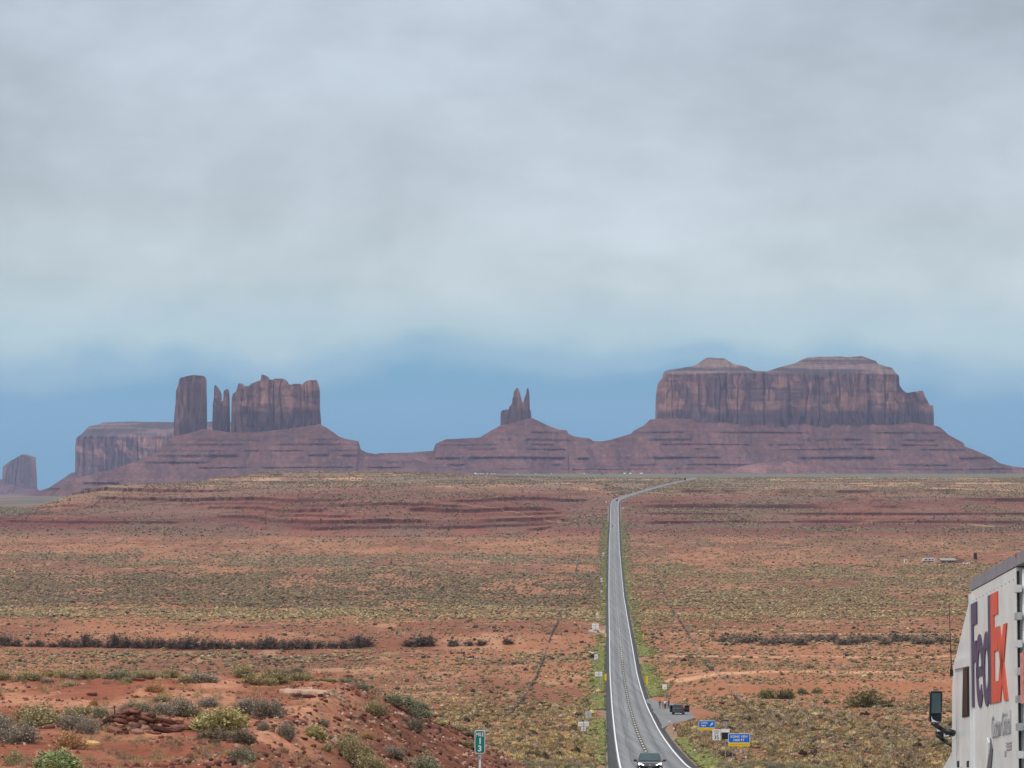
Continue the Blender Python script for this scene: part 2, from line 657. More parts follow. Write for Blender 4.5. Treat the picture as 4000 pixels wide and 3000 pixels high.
# ------------------------------------------------------------------ ground sheet
ROWS_L = [(2060, .25), (2110, .30), (2160, .30), (2172, .75), (2205, .70), (2213, .35), (2226, .38), (2242, .86), (2360, .93), (2385, .82), (2432, .75), (2449, .16),
          (2480, .10), (2534, .12), (2546, .62), (2575, .52), (2600, .34), (2640, .22), (2680, .18), (2704, .55), (2760, .55), (2830, .36), (2880, .48), (2930, .62), (3000, .7)]
ROWS_R = [(2060, .30), (2110, .40), (2165, .38), (2196, .36), (2210, .75), (2300, .80), (2400, .80), (2432, .40), (2466, .38), (2482, .62), (2518, .5), (2530, .32), (2600, .46),
          (2640, .25), (2658, .06), (2678, .06), (2690, .25), (2740, .14), (2762, .5), (2800, .72), (2900, .80), (3000, .78)]
_cL, _cR = table(ROWS_L), table(ROWS_R)


def row_of(Y):
    return YH - road_z(Y) / np.maximum(Y, 1) * F


def cover(X, Y):
    """share of the ground hidden by scrub as seen along the slope"""
    r = row_of(Y) + 26 * (fbm(X / 60, Y / 240, 3, 71) - 0.5) + 12 * (fbm(X / 14, Y / 60, 2, 72) - 0.5)
    side = sstep(-6, 6, X - road_x(Y))
    c = lerp(_cL(r), _cR(r), side)
    patch = fbm(X / 22, Y / 70, 4, 73)
    c = c * (0.62 + 0.85 * sstep(0.32, 0.62, patch))
    far = sstep(2350, 2600, Y)
    esc_ = (1 - sstep(3450, 3700, Y)) * sstep(70, 30, X)
    c = lerp(c, (0.20 + 0.55 * sstep(0.47, 0.62, fbm(X / 60, Y / 160, 4, 74)) + 0.3 * sstep(3500, 4200, Y)) * (1 - 0.45 * esc_), far)
    return np.clip(c, 0, 0.96)


def polyline_d(X, Y, pts):
    """distance in x from a track given as (Y, X) or across-track (X, Y) list"""
    best = np.full(np.shape(X), 1e9)
    for (x0, y0), (x1, y1) in zip(pts, pts[1:]):
        dx, dy = x1 - x0, y1 - y0
        t = np.clip(((X - x0) * dx + (Y - y0) * dy) / (dx * dx + dy * dy), 0, 1)
        best = np.minimum(best, np.hypot(X - x0 - t * dx, Y - y0 - t * dy))
    return best


def soil_colour(X, Y, Z):
    orange = srgb(170, 113, 82)
    deep = srgb(142, 90, 68)
    sand = srgb(192, 146, 114)
    maroon = srgb(116, 66, 54)
    greyred = srgb(142, 112, 92)
    n1 = fbm(X / 40, Y / 120, 4, 81)[..., None]
    n2 = fbm(X / 7, Y / 20, 4, 82)[..., None]
    c = lerp(orange, deep, sstep(0.45, 0.7, n1))
    c = lerp(c, sand, 0.6 * sstep(0.58, 0.74, n2))
    # red ledge country and plateau
    ledge = (sstep(2300, 2520, Y) * (1 - sstep(3050, 3700, Y)))[..., None]
    st = vnoise(Z / 1.7 + 2.0 * fbm(X / 150, Y / 150, 2, 83), X * 0 + 5.5, 84)[..., None]
    lc = lerp(srgb(116, 68, 58), srgb(148, 92, 74), sstep(0.3, 0.75, st))
    lc = lerp(lc, srgb(130, 106, 90), 0.5 * sstep(0.5, 0.66, fbm(X / 70, Y / 110, 4, 85))[..., None])
    lc = lc * (0.58 + 0.62 * fbm(X / 5, Y / 9, 3, 93) + 0.10 * fbm(X / 30, Y / 60, 2, 94))[..., None]
    c = lerp(c, lc, ledge)
    plat = sstep(3050, 3650, Y)[..., None]
    pn = fbm(X / 45, Y / 120, 4, 86)[..., None]
    pc = lerp(srgb(146, 126, 102), srgb(160, 114, 88), sstep(0.42, 0.6, pn))
    pc = lerp(pc, srgb(214, 172, 132), 0.8 * sstep(0.60, 0.68, pn))
    c = lerp(c, pc, plat)
    rim = (sstep(4170, 4230, Y) * (1 - sstep(4300, 4340, Y)) * sstep(0.42, 0.56, fbm(X / 30, Y / 90, 3, 87)))[..., None]
    c = lerp(c, srgb(222, 178, 140), 0.8 * rim)
    green = sstep(4320, 4420, Y)[..., None]
    c = lerp(c, lerp(srgb(98, 108, 86), srgb(120, 114, 92), fbm(X / 120, Y / 400, 3, 88)[..., None]), green)
    lwm = sstep(-50.5, -46.0, Z) * (1 - sstep(3700, 4000, Y))
    lowl = (sstep(-330, -500, X) * sstep(2850, 3200, Y) * (1 - lwm))[..., None]
    c = lerp(c, lerp(srgb(96, 94, 80), srgb(136, 112, 94), sstep(0.45, .65, fbm(X / 90, Y / 300, 4, 89))[..., None]), lowl)
    # scrub seen as one tone far off
    cv = cover(X, Y)[..., None]
    far = (0.15 + 0.45 * sstep(900, 2300, Y))[..., None] * (1 - plat * 0.5)
    c = lerp(c, srgb(118, 106, 88), cv * far * sstep(300, 500, Y)[..., None])
    # pale sand tracks
    for pts, w in TRACKS:
        c = lerp(c, srgb(214, 164, 124), ((0.8 if pts[0][1] < 2000 else 0.4) * (1 - sstep(w * 0.5, w, polyline_d(X, Y, pts) + w * 0.5 * (n2[..., 0] - 0.5))))[..., None])
    # bare rock of the steep bed faces, painted darker to stand in for undercut shade
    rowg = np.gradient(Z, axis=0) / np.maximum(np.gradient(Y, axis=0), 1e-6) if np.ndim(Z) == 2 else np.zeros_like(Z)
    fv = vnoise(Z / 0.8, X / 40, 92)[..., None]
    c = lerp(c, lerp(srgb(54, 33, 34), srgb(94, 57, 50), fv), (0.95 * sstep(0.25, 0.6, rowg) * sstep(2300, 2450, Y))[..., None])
    # thin gravel verge of the road
    ax = np.abs(X - road_x(Y))
    c = lerp(c, srgb(140, 134, 116), ((1 - sstep(5.0, 5.7, ax)) * sstep(150, 250, Y) * 0.7)[..., None])
    # dark rocky roadcut face in front
    face = ((1 - sstep(240, 290, Y)) * sstep(-5.2, -3.2, X))[..., None]
    c = lerp(c, lerp(srgb(140, 84, 64), srgb(104, 62, 50), sstep(0.4, 0.6, fbm(X / 1.1, Y / 1.6, 3, 90)[..., None])), face * 0.85)
    nearb = (1 - sstep(140, 180, Y))[..., None]
    nn = fbm(X / 1.6, Y / 3.5, 4, 91)[..., None]
    c = lerp(c, lerp(srgb(148, 88, 66), srgb(184, 128, 98), sstep(0.38, 0.66, nn)), nearb * (1 - face * 0.85))
    return c * 0.78


TRACKS = [([(-60, 2760), (80, 2735), (88, 2735)], 5.0), ([(94, 2715), (330, 2690), (430, 2600)], 5.0),
          ([(33, 792), (60, 800), (110, 800)], 11.0), ([(30, 930), (60, 938), (150, 925)], 4.5),
          ([(95, 1085), (160, 1075)], 7.0), ([(-95, 705), (-30, 700), (2, 690)], 3.0)]


def build_ground():
    u_in = np.linspace(-0.166, 0.166, 600)
    u_out = np.geomspace(0.168, 0.50, 34)
    u = np.concatenate([-u_out[::-1], u_in, u_out])
    Ys = np.concatenate([np.arange(-40, 44, 2.0), np.arange(44, 118, 0.3), np.arange(118, 300, 2.5), np.arange(300, 900, 2.2), np.arange(900, 2350, 5.0),
                         np.arange(2350, 3600, 2.0), np.arange(3600, 4400, 3.4), np.geomspace(4400, 16400, 110)])
    Yg, ug = np.meshgrid(Ys, u, indexing='ij')
    Xg = ug * (np.maximum(Yg, 0) + 40)
    Z = ground_z(Xg, Yg)
    col = soil_colour(Xg, Yg, Z).reshape(-1, 3)
    V = np.stack([Xg, Yg, Z], -1).reshape(-1, 3)
    nr, nc = len(Ys), len(u)
    i = np.arange(nr * nc).reshape(nr, nc)
    q = np.stack([i[:-1, :-1], i[:-1, 1:], i[1:, 1:], i[1:, :-1]], -1).reshape(-1, 4)
    o = mesh_np('ground', V, q, M_ground, col, smooth=True)
    tag(o, 'red desert valley floor with orange sand rising to layered red ledges', 'ground', kind='structure')


build_ground()


# ------------------------------------------------------------------ road
def road_mat(name, base, amp, tracks=True):
    m = bpy.data.materials.new(name)
    m.use_nodes = True
    nt = m.node_tree
    L = nt.links.new
    b = nt.nodes['Principled BSDF']
    b.inputs['Roughness'].default_value = 0.85
    b.inputs['Specular IOR Level'].default_value = 0.25
    tc = N(nt, 'ShaderNodeTexCoord')
    at = N(nt, 'ShaderNodeAttribute', attribute_name='lat')
    n1 = N(nt, 'ShaderNodeTexNoise')
    n1.inputs['Scale'].default_value = 1.0
    n1.inputs['Detail'].default_value = 6
    mp = N(nt, 'ShaderNodeMapping')
    mp.inputs['Scale'].default_value = (1.5, 0.007, 0.007)
    L(tc.outputs['Object'], mp.inputs[0])
    L(mp.outputs[0], n1.inputs['Vector'])
    n2 = N(nt, 'ShaderNodeTexNoise')
    n2.inputs['Scale'].default_value = 2.5
    n2.inputs['Detail'].default_value = 6
    L(tc.outputs['Object'], n2.inputs['Vector'])
    cr = N(nt, 'ShaderNodeValToRGB')
    cr.color_ramp.elements[0].position = 0.32
    cr.color_ramp.elements[1].position = 0.70
    cr.color_ramp.elements[0].color = (*(c * (1 - amp) for c in base), 1)
    cr.color_ramp.elements[1].color = (*(c * (1 + amp) for c in base), 1)
    mx = N(nt, 'ShaderNodeMath', operation='ADD')
    m1 = N(nt, 'ShaderNodeMath', operation='MULTIPLY')
    m1.inputs[1].default_value = 0.65
    m2 = N(nt, 'ShaderNodeMath', operation='MULTIPLY')
    m2.inputs[1].default_value = 0.35
    L(n1.outputs['Fac'], m1.inputs[0])
    L(n2.outputs['Fac'], m2.inputs[0])
    L(m1.outputs[0], mx.inputs[0])
    L(m2.outputs[0], mx.inputs[1])
    if tracks:        # polished wheel tracks, darker oil strip mid-lane
        w = N(nt, 'ShaderNodeMath', operation='MULTIPLY')
        w.inputs[1].default_value = 2 * math.pi / 1.65
        s = N(nt, 'ShaderNodeMath', operation='COSINE')
        k = N(nt, 'ShaderNodeMath', operation='MULTIPLY_ADD')
        k.inputs[1].default_value = -0.085
        L(at.outputs['Fac'], w.inputs[0])
        L(w.outputs[0], s.inputs[0])
        L(s.outputs[0], k.inputs[0])
        L(mx.outputs[0], k.inputs[2])
        L(k.outputs[0], cr.inputs[0])
    else:
        L(mx.outputs[0], cr.inputs[0])
    L(cr.outputs[0], b.inputs['Base Color'])
    return m


M_asphalt = road_mat('worn_asphalt', (0.165, 0.163, 0.163), 0.34)
M_shoulder = road_mat('dark_shoulder_asphalt', (0.040, 0.040, 0.039), 0.3, False)
M_line = pmat('road_line_paint', (0.72, 0.72, 0.70), 0.7, var=0.12, scale=1.5)
M_dash = pmat('centre_line_paint', (0.66, 0.56, 0.34), 0.7, var=0.15)
M_tar = pmat('tar_strip', (0.035, 0.033, 0.032), 0.7, var=0.3)
HALF = 3.35


def ribbon(Ys, offs, dz, name, mat, lat=True):
    """strip of the road between lateral offsets; offs is a list of (offset, extra height)"""
    rx, rz = road_x(Ys), road_z(Ys)
    dx = np.gradient(rx, Ys)
    nx, ny = 1 / np.hypot(1, dx), -dx / np.hypot(1, dx)
    V, la = [], []
    for (o, h) in offs:
        zc = -0.018 * abs(o) if abs(o) < 4.6 else -0.018 * 4.6
        V.append(np.stack([rx + nx * o, Ys + ny * o, rz + dz + h + zc], -1))
        la.append(np.full(len(Ys), o))
    V = np.stack(V, 1)
    la = np.stack(la, 1).ravel()
    n, m = V.shape[:2]
    i = np.arange(n * m).reshape(n, m)
    q = np.stack([i[:-1, :-1], i[:-1, 1:], i[1:, 1:], i[1:, :-1]], -1).reshape(-1, 4)
    return V.reshape(-1, 3), q, la


def build_road():
    Ys = np.concatenate([np.arange(-40, 2900, 5.0), np.arange(2900, 4425, 3.0)])
    offs = [(-HALF - 0.2, 0), (-1.65, 0), (0, 0), (1.65, 0), (HALF + 0.2, 0)]
    V, q, la = ribbon(Ys, offs, 0.0, 'road', M_asphalt)
    o = mesh_np('road', V, q, M_asphalt, smooth=True, attrs={'lat': la})
    tag(o, 'long straight two lane grey asphalt highway running to the buttes', 'road', kind='structure')
    # shoulders: a solid strip each side with a turned-down outer edge
    Vs, qs, n0 = [], [], 0
    for s in (-1, 1):
        e0, e1 = s * (HALF + 0.2), s * (HALF + 0.95)
        offs = [(e0, 0.0), (e1, -0.02), (e1 + s * 0.45, -0.60)]
        if s < 0: offs = offs[::-1]
        V, q, _ = ribbon(Ys, offs, 0.0, '', None)
        Vs.append(V); qs.append(q + n0); n0 += len(V)
    o = mesh_np('road_shoulder', np.concatenate(Vs), np.concatenate(qs), M_shoulder)
    tag(o, 'dark asphalt shoulders outside the white edge lines', 'shoulder', kind='structure')
    Vs, qs, n0 = [], [], 0
    Ye = np.concatenate([np.arange(-40, 3000, 5.0), np.arange(3000, 3330, 3.0)])
    for s in (-1, 1):
        w = 0.085
        V, q, _ = ribbon(Ye, [(s * HALF - w, 0), (s * HALF + w, 0)], 0.010, '', None)
        Vs.append(V); qs.append(q + n0); n0 += len(V)
    o = mesh_np('road_edge_lines', np.concatenate(Vs), np.concatenate(qs), M_line)
    tag(o, 'solid white edge lines of the highway', 'road marking', kind='structure')
    V, q, _ = ribbon(np.arange(240, 905, 5.0), [(-0.26, 0), (0.26, 0)], 0.006, '', None)
    o = mesh_np('road_centre_strip', V, q, M_tar)
    tag(o, 'dark rumble strip under the centre line', 'road marking', kind='structure')
    Vs, qs, n0 = [], [], 0
    for y in np.arange(150, 2900, 12.2):
        V, q, _ = ribbon(np.array([y, y + 1.8, y + 3.6]), [(-0.11, 0), (0.11, 0)], 0.014, '', None)
        Vs.append(V); qs.append(q + n0); n0 += len(V)
    o = mesh_np('road_centre_dashes', np.concatenate(Vs), np.concatenate(qs), M_dash)
    tag(o, 'pale yellow dashes along the middle of the highway', 'road marking', kind='structure')
    # sealed cracks wandering along the lanes
    Vs, qs, n0 = [], [], 0
    for k_, (o0, y0, y1) in enumerate(((-1.9, 300, 700), (-1.1, 520, 1500), (0.9, 800, 2200), (1.7, 330, 1050), (2.4, 1000, 2400), (-2.5, 900, 2000), (-0.5, 1300, 2600))):
        ys = np.arange(y0, y1, 4.0)
        wig = o0 + 0.55 * (fbm(ys / 40, ys * 0 + k_, 3, 900) - 0.5)
        rx, rz = road_x(ys), road_z(ys)
        wd_ = 0.03 + 0.03 * vnoise(ys / 25, ys * 0 + k_, 901)
        V = np.stack([np.stack([rx + wig + sg * wd_, ys, rz + 0.008 - 0.018 * np.abs(wig)], -1) for sg in (-1, 1)], 1).reshape(-1, 3)
        i_ = np.arange(len(V)).reshape(-1, 2)
        q = np.stack([i_[:-1, 0], i_[:-1, 1], i_[1:, 1], i_[1:, 0]], -1)
        Vs.append(V); qs.append(q + n0); n0 += len(V)
    o = mesh_np('road_crack_sealing', np.concatenate(Vs), np.concatenate(qs), pmat('crack_sealant', (0.075, 0.074, 0.076), 0.8, var=0.3))
    tag(o, 'dark sealed cracks wandering along the lanes', 'road marking', kind='structure')
    # tar patches across the lanes
    Vs, qs, n0 = [], [], 0
    for y, a, b, w in ((875, 0.5, 2.2, 2.5), (727, 0.5, 3.0, 2.2), (1480, -3.1, 3.1, 2.0), (2005, -3.1, 1.2, 3.0), (1240, 0.4, 2.6, 3)):
        V, q, _ = ribbon(np.array([y, y + w]), [(a, 0), (b, 0)], 0.005, '', None)
        Vs.append(V); qs.append(q + n0); n0 += len(V)
    o = mesh_np('road_tar_patches', np.concatenate(Vs), np.concatenate(qs), pmat('tar_patch', (0.10, 0.10, 0.105), 0.8, var=0.25))
    tag(o, 'dark repair patches across the lanes', 'road marking', kind='structure')


build_road()


def drape(name, poly, mat, dz, label, cat, step=1.2, thick=0.25):
    """flat paved area with a real edge, from a plan outline"""
    bm = bmesh.new()
    vs = [bm.verts.new((x, y, road_z(y) + dz - 0.018 * 4.6 * 1.0)) for x, y in poly]
    f = bm.faces.new(vs)
    r = bmesh.ops.extrude_face_region(bm, geom=[f])
    for v in [g for g in r['geom'] if isinstance(g, bmesh.types.BMVert)]:
        v.co.z -= thick
    bmesh.ops.triangulate(bm, faces=[g for g in bm.faces if len(g.verts) > 4])
    bmesh.ops.recalc_face_normals(bm, faces=bm.faces[:])
    me = bpy.data.meshes.new(name)
    bm.to_mesh(me); bm.free()
    me.materials.append(mat)
    o = bpy.data.objects.new(name, me)
    C.objects.link(o)
    return tag(o, label, cat, kind='structure')


def off(Y, o):
    return (float(road_x(Y)) + o, Y)


M_pull = road_mat('pullout_asphalt', (0.165, 0.162, 0.156), 0.2, False)
M_gravel = pmat('pale_gravel', (0.33, 0.27, 0.21), 0.95, var=0.25, scale=1.2, bump=0.3)
edge = [off(y, 3.6) for y in (505, 530, 560, 590, 620, 650, 690)]
outer = [off(676, 5.2), off(655, 9.0), off(620, 10.2), off(596, 10.8), off(574, 10.9), off(560, 9.4), off(545, 7.2), off(530, 5.2)]
drape('pullout_pavement', edge + outer, M_pull, -0.02, 'grey paved pull-out beside the highway with a parked SUV', 'pavement')
drape('gravel_apron', [off(562, 9.5), off(574, 10.9), off(596, 10.8), off(620, 10.2), off(612, 14.0), off(590, 15.5), off(573, 14.0)], M_gravel, -0.05, 'pale gravel apron at the outer edge of the pull-out', 'path')
drape('gravel_turnout', [off(1115, -4.9), off(1085, -4.9), off(1092, -7.5), off(1106, -10.5), off(1150, -9.0)], M_gravel, -0.04, 'small gravel turnout on the far side of the highway', 'path')


# ------------------------------------------------------------------ buttes
def mono(pts):
    out = []
    for x, y in pts:
        if out and x <= out[-1][0]: x = out[-1][0] + 0.35
        out.append((x, y))
    return out


def butte_cliff(name, parent, pts, base, Y0, D, seed, strata, p=3.2, setback=None, flute=10.0, dx=1.6, rows=80, back=1.0):
    """rock wall from its skyline: a solid with a rounded plan, fluted faces and a flat-ish top"""
    pts = mono(pts)
    xs = np.array([a for a, _ in pts]); ys = np.array([b for _, b in pts])
    x = np.unique(np.concatenate([np.arange(xs[0], xs[-1], dx), xs, [xs[-1]]]))
    yt = np.interp(x, xs, ys)
    Yr = Y0 - 0.8 * D
    sc = Yr / F
    Xm = (x - 2000) * sc
    zt = -(yt - YH) * sc
    zb = -(np.interp(x, [base[0][0], base[-1][0]], [base[0][1], base[-1][1]]) - YH) * sc
    zt = zt + 2.0 * (fbm(Xm / 14, Xm * 0, 3, seed + 5) - 0.5)
    zt = np.maximum(zt, zb + 1)
    t = np.clip((x - x[0]) / (x[-1] - x[0]) * 2 - 1, -1, 1)
    fr = D * np.clip(1 - np.abs(t) ** p, 0, 1) ** (1 / p) + 0.5
    s = np.linspace(0, 1, rows)[None, :]
    z = zb[:, None] + (zt - zb)[:, None] * s
    Xg = np.broadcast_to(Xm[:, None], z.shape)
    # fluting: buttresses and cracks run down the wall
    w = Xg + 10 * (fbm(Xg / 60, z / 60, 2, seed) - 0.5)
    big = fbm(w / 46, z / 420, 3, seed + 1) - 0.5
    ridge = 1 - np.abs(2 * fbm(w / 17, z / 160, 3, seed + 2) - 1)
    fine = fbm(w / 5.5, z / 30, 3, seed + 3) - 0.5
    bed = fbm(z / 7.0, Xg / 160, 3, seed + 4) - 0.5
    disp = flute * (2.8 * big - 1.2 * sstep(0.74, 0.98, ridge) + 0.22 * fine + 0.30 * bed)
    if setback is not None:
        disp = disp * (1 - 0.85 * sstep(-4, 10, z + (setback - YH) * sc))
    edge_k = np.clip(fr / D, 0, 1)[:, None]
    Yf = (Y0 - fr)[:, None] - disp * edge_k + 0.10 * (z - zb[:, None])
    if setback is not None:
        zc = -(setback - YH) * sc
        Yf = Yf + np.maximum(0, z - zc) * 1.5
    Yb = (Y0 + fr * back)[:, None]
    Yf = np.minimum(Yf, Yb - 0.3)
    nb = 5
    zk = zb[:, None] + (zt - zb)[:, None] * np.linspace(1, 0, nb)[None, :]
    Yk = np.broadcast_to(Yb, zk.shape)
    Z = np.concatenate([z, zk], 1)
    Y = np.concatenate([Yf, Yk], 1)
    # keep each point on its own sight line so the skyline holds its width
    X = np.broadcast_to(Xm[:, None], Z.shape)
    n, m = Z.shape
    V = np.stack([X, Y, Z], -1).reshape(-1, 3)
    i = np.arange(n * m).reshape(n, m)
    q = np.stack([i[:-1, :-1], i[1:, :-1], i[1:, 1:], i[:-1, 1:]], -1).reshape(-1, 4)
    yy = YH - Z / sc                                  # photograph row of each point, to place the beds
    Wx = X + 10 * (fbm(X / 60, Z / 60, 2, seed) - 0.5)
    c = strata(X, Z, yy, Wx, seed)
    o = mesh_np(name, V, q, M_rock, c.reshape(-1, 3), smooth=False, parent=parent)
    return o


def cliff_strata(dark0, dark1, pale0, pale1, pale_amt=0.7, cap=None, tone=1.0):
    def f(X, Z, yy, W, seed):
        base = lerp(srgb(138, 102, 94), srgb(114, 88, 86), sstep(0.35, 0.65, fbm(W / 22, Z / 120, 4, seed + 21))[..., None])
        pale = sstep(0.50, 0.60, fbm(W / 34 + Z / 45, Z / 26 - W / 90, 4, seed + 22)) * sstep(pale0 - 12, pale0 + 12, yy) * (1 - sstep(pale1 - 20, pale1 + 15, yy))
        c = lerp(base, srgb(196, 144, 120), (pale_amt * pale)[..., None])
        wob = yy + 26 * (fbm(W / 40, Z * 0, 4, seed + 23) - 0.5)
        dk = sstep(dark0 - 14, dark0 + 12, wob) * (1 - sstep(dark1 - 8, dark1 + 8, wob))
        c = lerp(c, srgb(92, 74, 78), (0.8 * dk)[..., None])
        streak = sstep(0.52, 0.72, fbm(W / 11, Z / 160, 3, seed + 24))
        c = lerp(c, srgb(80, 62, 64), (0.16 * streak)[..., None])
        crack = sstep(0.935, 0.985, 1 - np.abs(2 * fbm(W / 26 + 0.25 * fbm(Z / 30, W / 40, 2, seed + 31), Z / 210, 3, seed + 30) - 1)) * sstep(0.4, 0.6, fbm(W / 60, Z / 50, 2, seed + 32))
        c = lerp(c, srgb(58, 46, 50), (0.75 * crack)[..., None])
        bedl = sstep(0.56, 0.68, fbm(Z / 6.5, X / 120, 3, seed + 26)) * sstep(0.42, 0.6, fbm(X / 50, Z / 30, 2, seed + 27))
        c = lerp(c, srgb(96, 72, 70), (0.45 * bedl)[..., None])
        if cap is not None:
            bed = fbm(Z / 5, X / 200, 3, seed + 25)
            cc = lerp(srgb(130, 106, 96), srgb(84, 70, 70), sstep(0.46, 0.56, bed)[..., None])
            c = lerp(c, cc, (1 - sstep(cap - 10, cap + 8, wob))[..., None])
        return c * tone * 0.82
    return f


def butte_talus(name, parent, ridge, toe, Yr, seed, beds, dx=2.4, rows=150, k=2.4, tone=1.0):
    """skirt of ledges and rubble below the walls, from its skyline"""
    ridge = mono(ridge)
    x = np.arange(ridge[0][0], ridge[-1][0] + dx, dx)
    sc = Yr / F
    yr = np.interp(x, [a for a, _ in ridge], [b for _, b in ridge])
    yt = np.interp(x, [a for a, _ in toe], [b for _, b in toe])
    X = (x - 2000) * sc
    zr = -(yr - YH) * sc
    z0 = -(yt - YH) * sc - 14
    zr = np.maximum(zr, z0 + 0.5)
    Dp = (zr - z0) * k + 30
    r = np.linspace(0, 1, rows)[None, :]
    g = 0.62 * r + 0.38 * r ** 2.6
    H = (zr - z0)[:, None]
    z = z0[:, None] + H * g
    Y = (Yr - Dp)[:, None] + Dp[:, None] * r
    Xg = np.broadcast_to(X[:, None], z.shape)
    # fans and gullies
    fan = fbm(Xg / 48 + 0.5 * np.sin(z / 40), z / 190, 4, seed + 1) - 0.5
    gul = fbm(Xg / 14, z / 60, 3, seed + 2) - 0.5
    m = np.sin(np.pi * np.clip(r, 0, 1)) ** 0.7
    Y = Y - m * (60 * fan + 30 * gul)
    # bedded ledges at fixed levels: pull the surface forward just under each bed
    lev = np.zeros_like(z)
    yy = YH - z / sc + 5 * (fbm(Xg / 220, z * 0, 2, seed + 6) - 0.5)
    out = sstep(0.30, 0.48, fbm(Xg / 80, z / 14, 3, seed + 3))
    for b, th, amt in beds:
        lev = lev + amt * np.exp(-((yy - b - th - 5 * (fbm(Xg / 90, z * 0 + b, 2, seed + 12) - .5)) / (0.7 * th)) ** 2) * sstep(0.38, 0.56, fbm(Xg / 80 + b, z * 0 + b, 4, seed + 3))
    z = z + m * (2.5 * (fbm(Xg / 9, Y / 12, 3, seed + 4) - 0.5))
    # ledge: steepen by moving the face outward above and inward below
    for b, th, amt in beds:
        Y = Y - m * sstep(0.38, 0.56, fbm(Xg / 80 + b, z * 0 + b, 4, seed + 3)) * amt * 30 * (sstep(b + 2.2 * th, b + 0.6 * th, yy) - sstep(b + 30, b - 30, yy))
    Z = np.concatenate([z, (z0 - 10)[:, None]], 1)
    Yb = np.concatenate([Y, (Yr + 250 + 0 * Dp)[:, None]], 1)
    Xb = np.broadcast_to(X[:, None], Z.shape)
    n, mm = Z.shape
    V = np.stack([Xb, Yb, Z], -1).reshape(-1, 3)
    i = np.arange(n * mm).reshape(n, mm)
    q = np.stack([i[:-1, :-1], i[1:, :-1], i[1:, 1:], i[:-1, 1:]], -1).reshape(-1, 4)
    c = lerp(srgb(132, 90, 78), srgb(112, 80, 74), sstep(0.35, 0.65, fbm(Xg / 40, z / 14, 4, seed + 7))[..., None])
    fanp = sstep(0.02, 0.16, fan)
    c = lerp(c, srgb(152, 110, 98), (0.45 * fanp)[..., None])
    c = c * (0.82 + 0.36 * fbm(Xg / 10 + z / 18, z / 8, 3, seed + 13))[..., None]
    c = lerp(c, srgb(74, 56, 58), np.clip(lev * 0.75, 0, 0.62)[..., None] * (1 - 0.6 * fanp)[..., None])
    band = sstep(0.5, 0.7, fbm(z / 4.5, Xg / 300, 3, seed + 8))
    c = lerp(c, srgb(96, 70, 68), (0.35 * band)[..., None])
    spk = sstep(0.66, 0.74, vnoise(Xg / 6.0, z / 4.0, seed + 9))
    c = lerp(c, srgb(64, 56, 54), (0.3 * spk)[..., None])
    bld = sstep(0.74, 0.80, vnoise(Xg / 5.0, z / 3.4, seed + 19))
    c = lerp(c, srgb(176, 138, 122), (0.22 * bld)[..., None])
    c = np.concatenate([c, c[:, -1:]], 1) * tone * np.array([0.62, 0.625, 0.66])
    return mesh_np(name, V, q, M_talus, c.reshape(-1, 3), smooth=False, parent=parent)


def butte(label):
    return tag(empty('butte'), label, 'butte', kind='structure')


BEDS = [(1683, 5, .75), (1708, 8, .85), (1732, 4, .45), (1750, 4, .45), (1779, 7, .9), (1808, 5, .6), (1826, 4, .4)]
# -- broad double-topped butte on the right
b = butte('broad double topped red sandstone butte right of the highway')
butte_cliff('cliff', b, [(2569, 1690), (2570.5, 1600), (2574, 1531), (2583, 1490), (2601, 1467), (2608, 1445), (2655, 1438), (2714, 1427), (2741, 1413), (2768, 1394),
            (2836, 1397), (2872, 1422), (2913, 1429), (2940, 1447), (3000, 1450), (3045, 1434), (3127, 1413), (3167, 1393), (3235, 1390), (3325, 1391), (3375, 1388),
            (3402, 1397), (3430, 1409), (3436, 1420), (3488, 1436), (3497, 1454), (3511, 1468), (3513, 1504), (3524, 1520), (3542, 1534), (3574, 1531), (3588, 1533),
            (3597, 1525), (3610, 1526), (3619, 1549), (3633, 1572), (3644, 1590), (3650, 1581), (3656, 1581), (3658, 1603), (3662, 1630), (3664, 1690)],
            [(2569, 1690), (3664, 1716)], 8700, 150, 101, cliff_strata(1612, 1665, 1472, 1610, 0.50, cap=1466), setback=1462, rows=110, p=4, flute=6.5)
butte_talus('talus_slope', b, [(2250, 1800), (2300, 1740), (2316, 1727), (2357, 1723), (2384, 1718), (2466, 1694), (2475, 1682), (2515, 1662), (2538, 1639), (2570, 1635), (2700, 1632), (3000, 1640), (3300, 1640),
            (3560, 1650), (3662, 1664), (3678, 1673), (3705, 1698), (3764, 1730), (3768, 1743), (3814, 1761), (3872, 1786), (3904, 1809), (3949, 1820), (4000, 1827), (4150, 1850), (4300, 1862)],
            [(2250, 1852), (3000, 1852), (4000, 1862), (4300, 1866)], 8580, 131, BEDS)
butte_talus('rubble_mound', b, [(2770, 1858), (2850, 1836), (2920, 1815), (3000, 1806), (3090, 1800), (3160, 1813), (3230, 1836), (3310, 1858)], [(2770, 1862), (3310, 1862)], 8080, 135, [], dx=2.0, rows=60, k=2.0, tone=1.4)
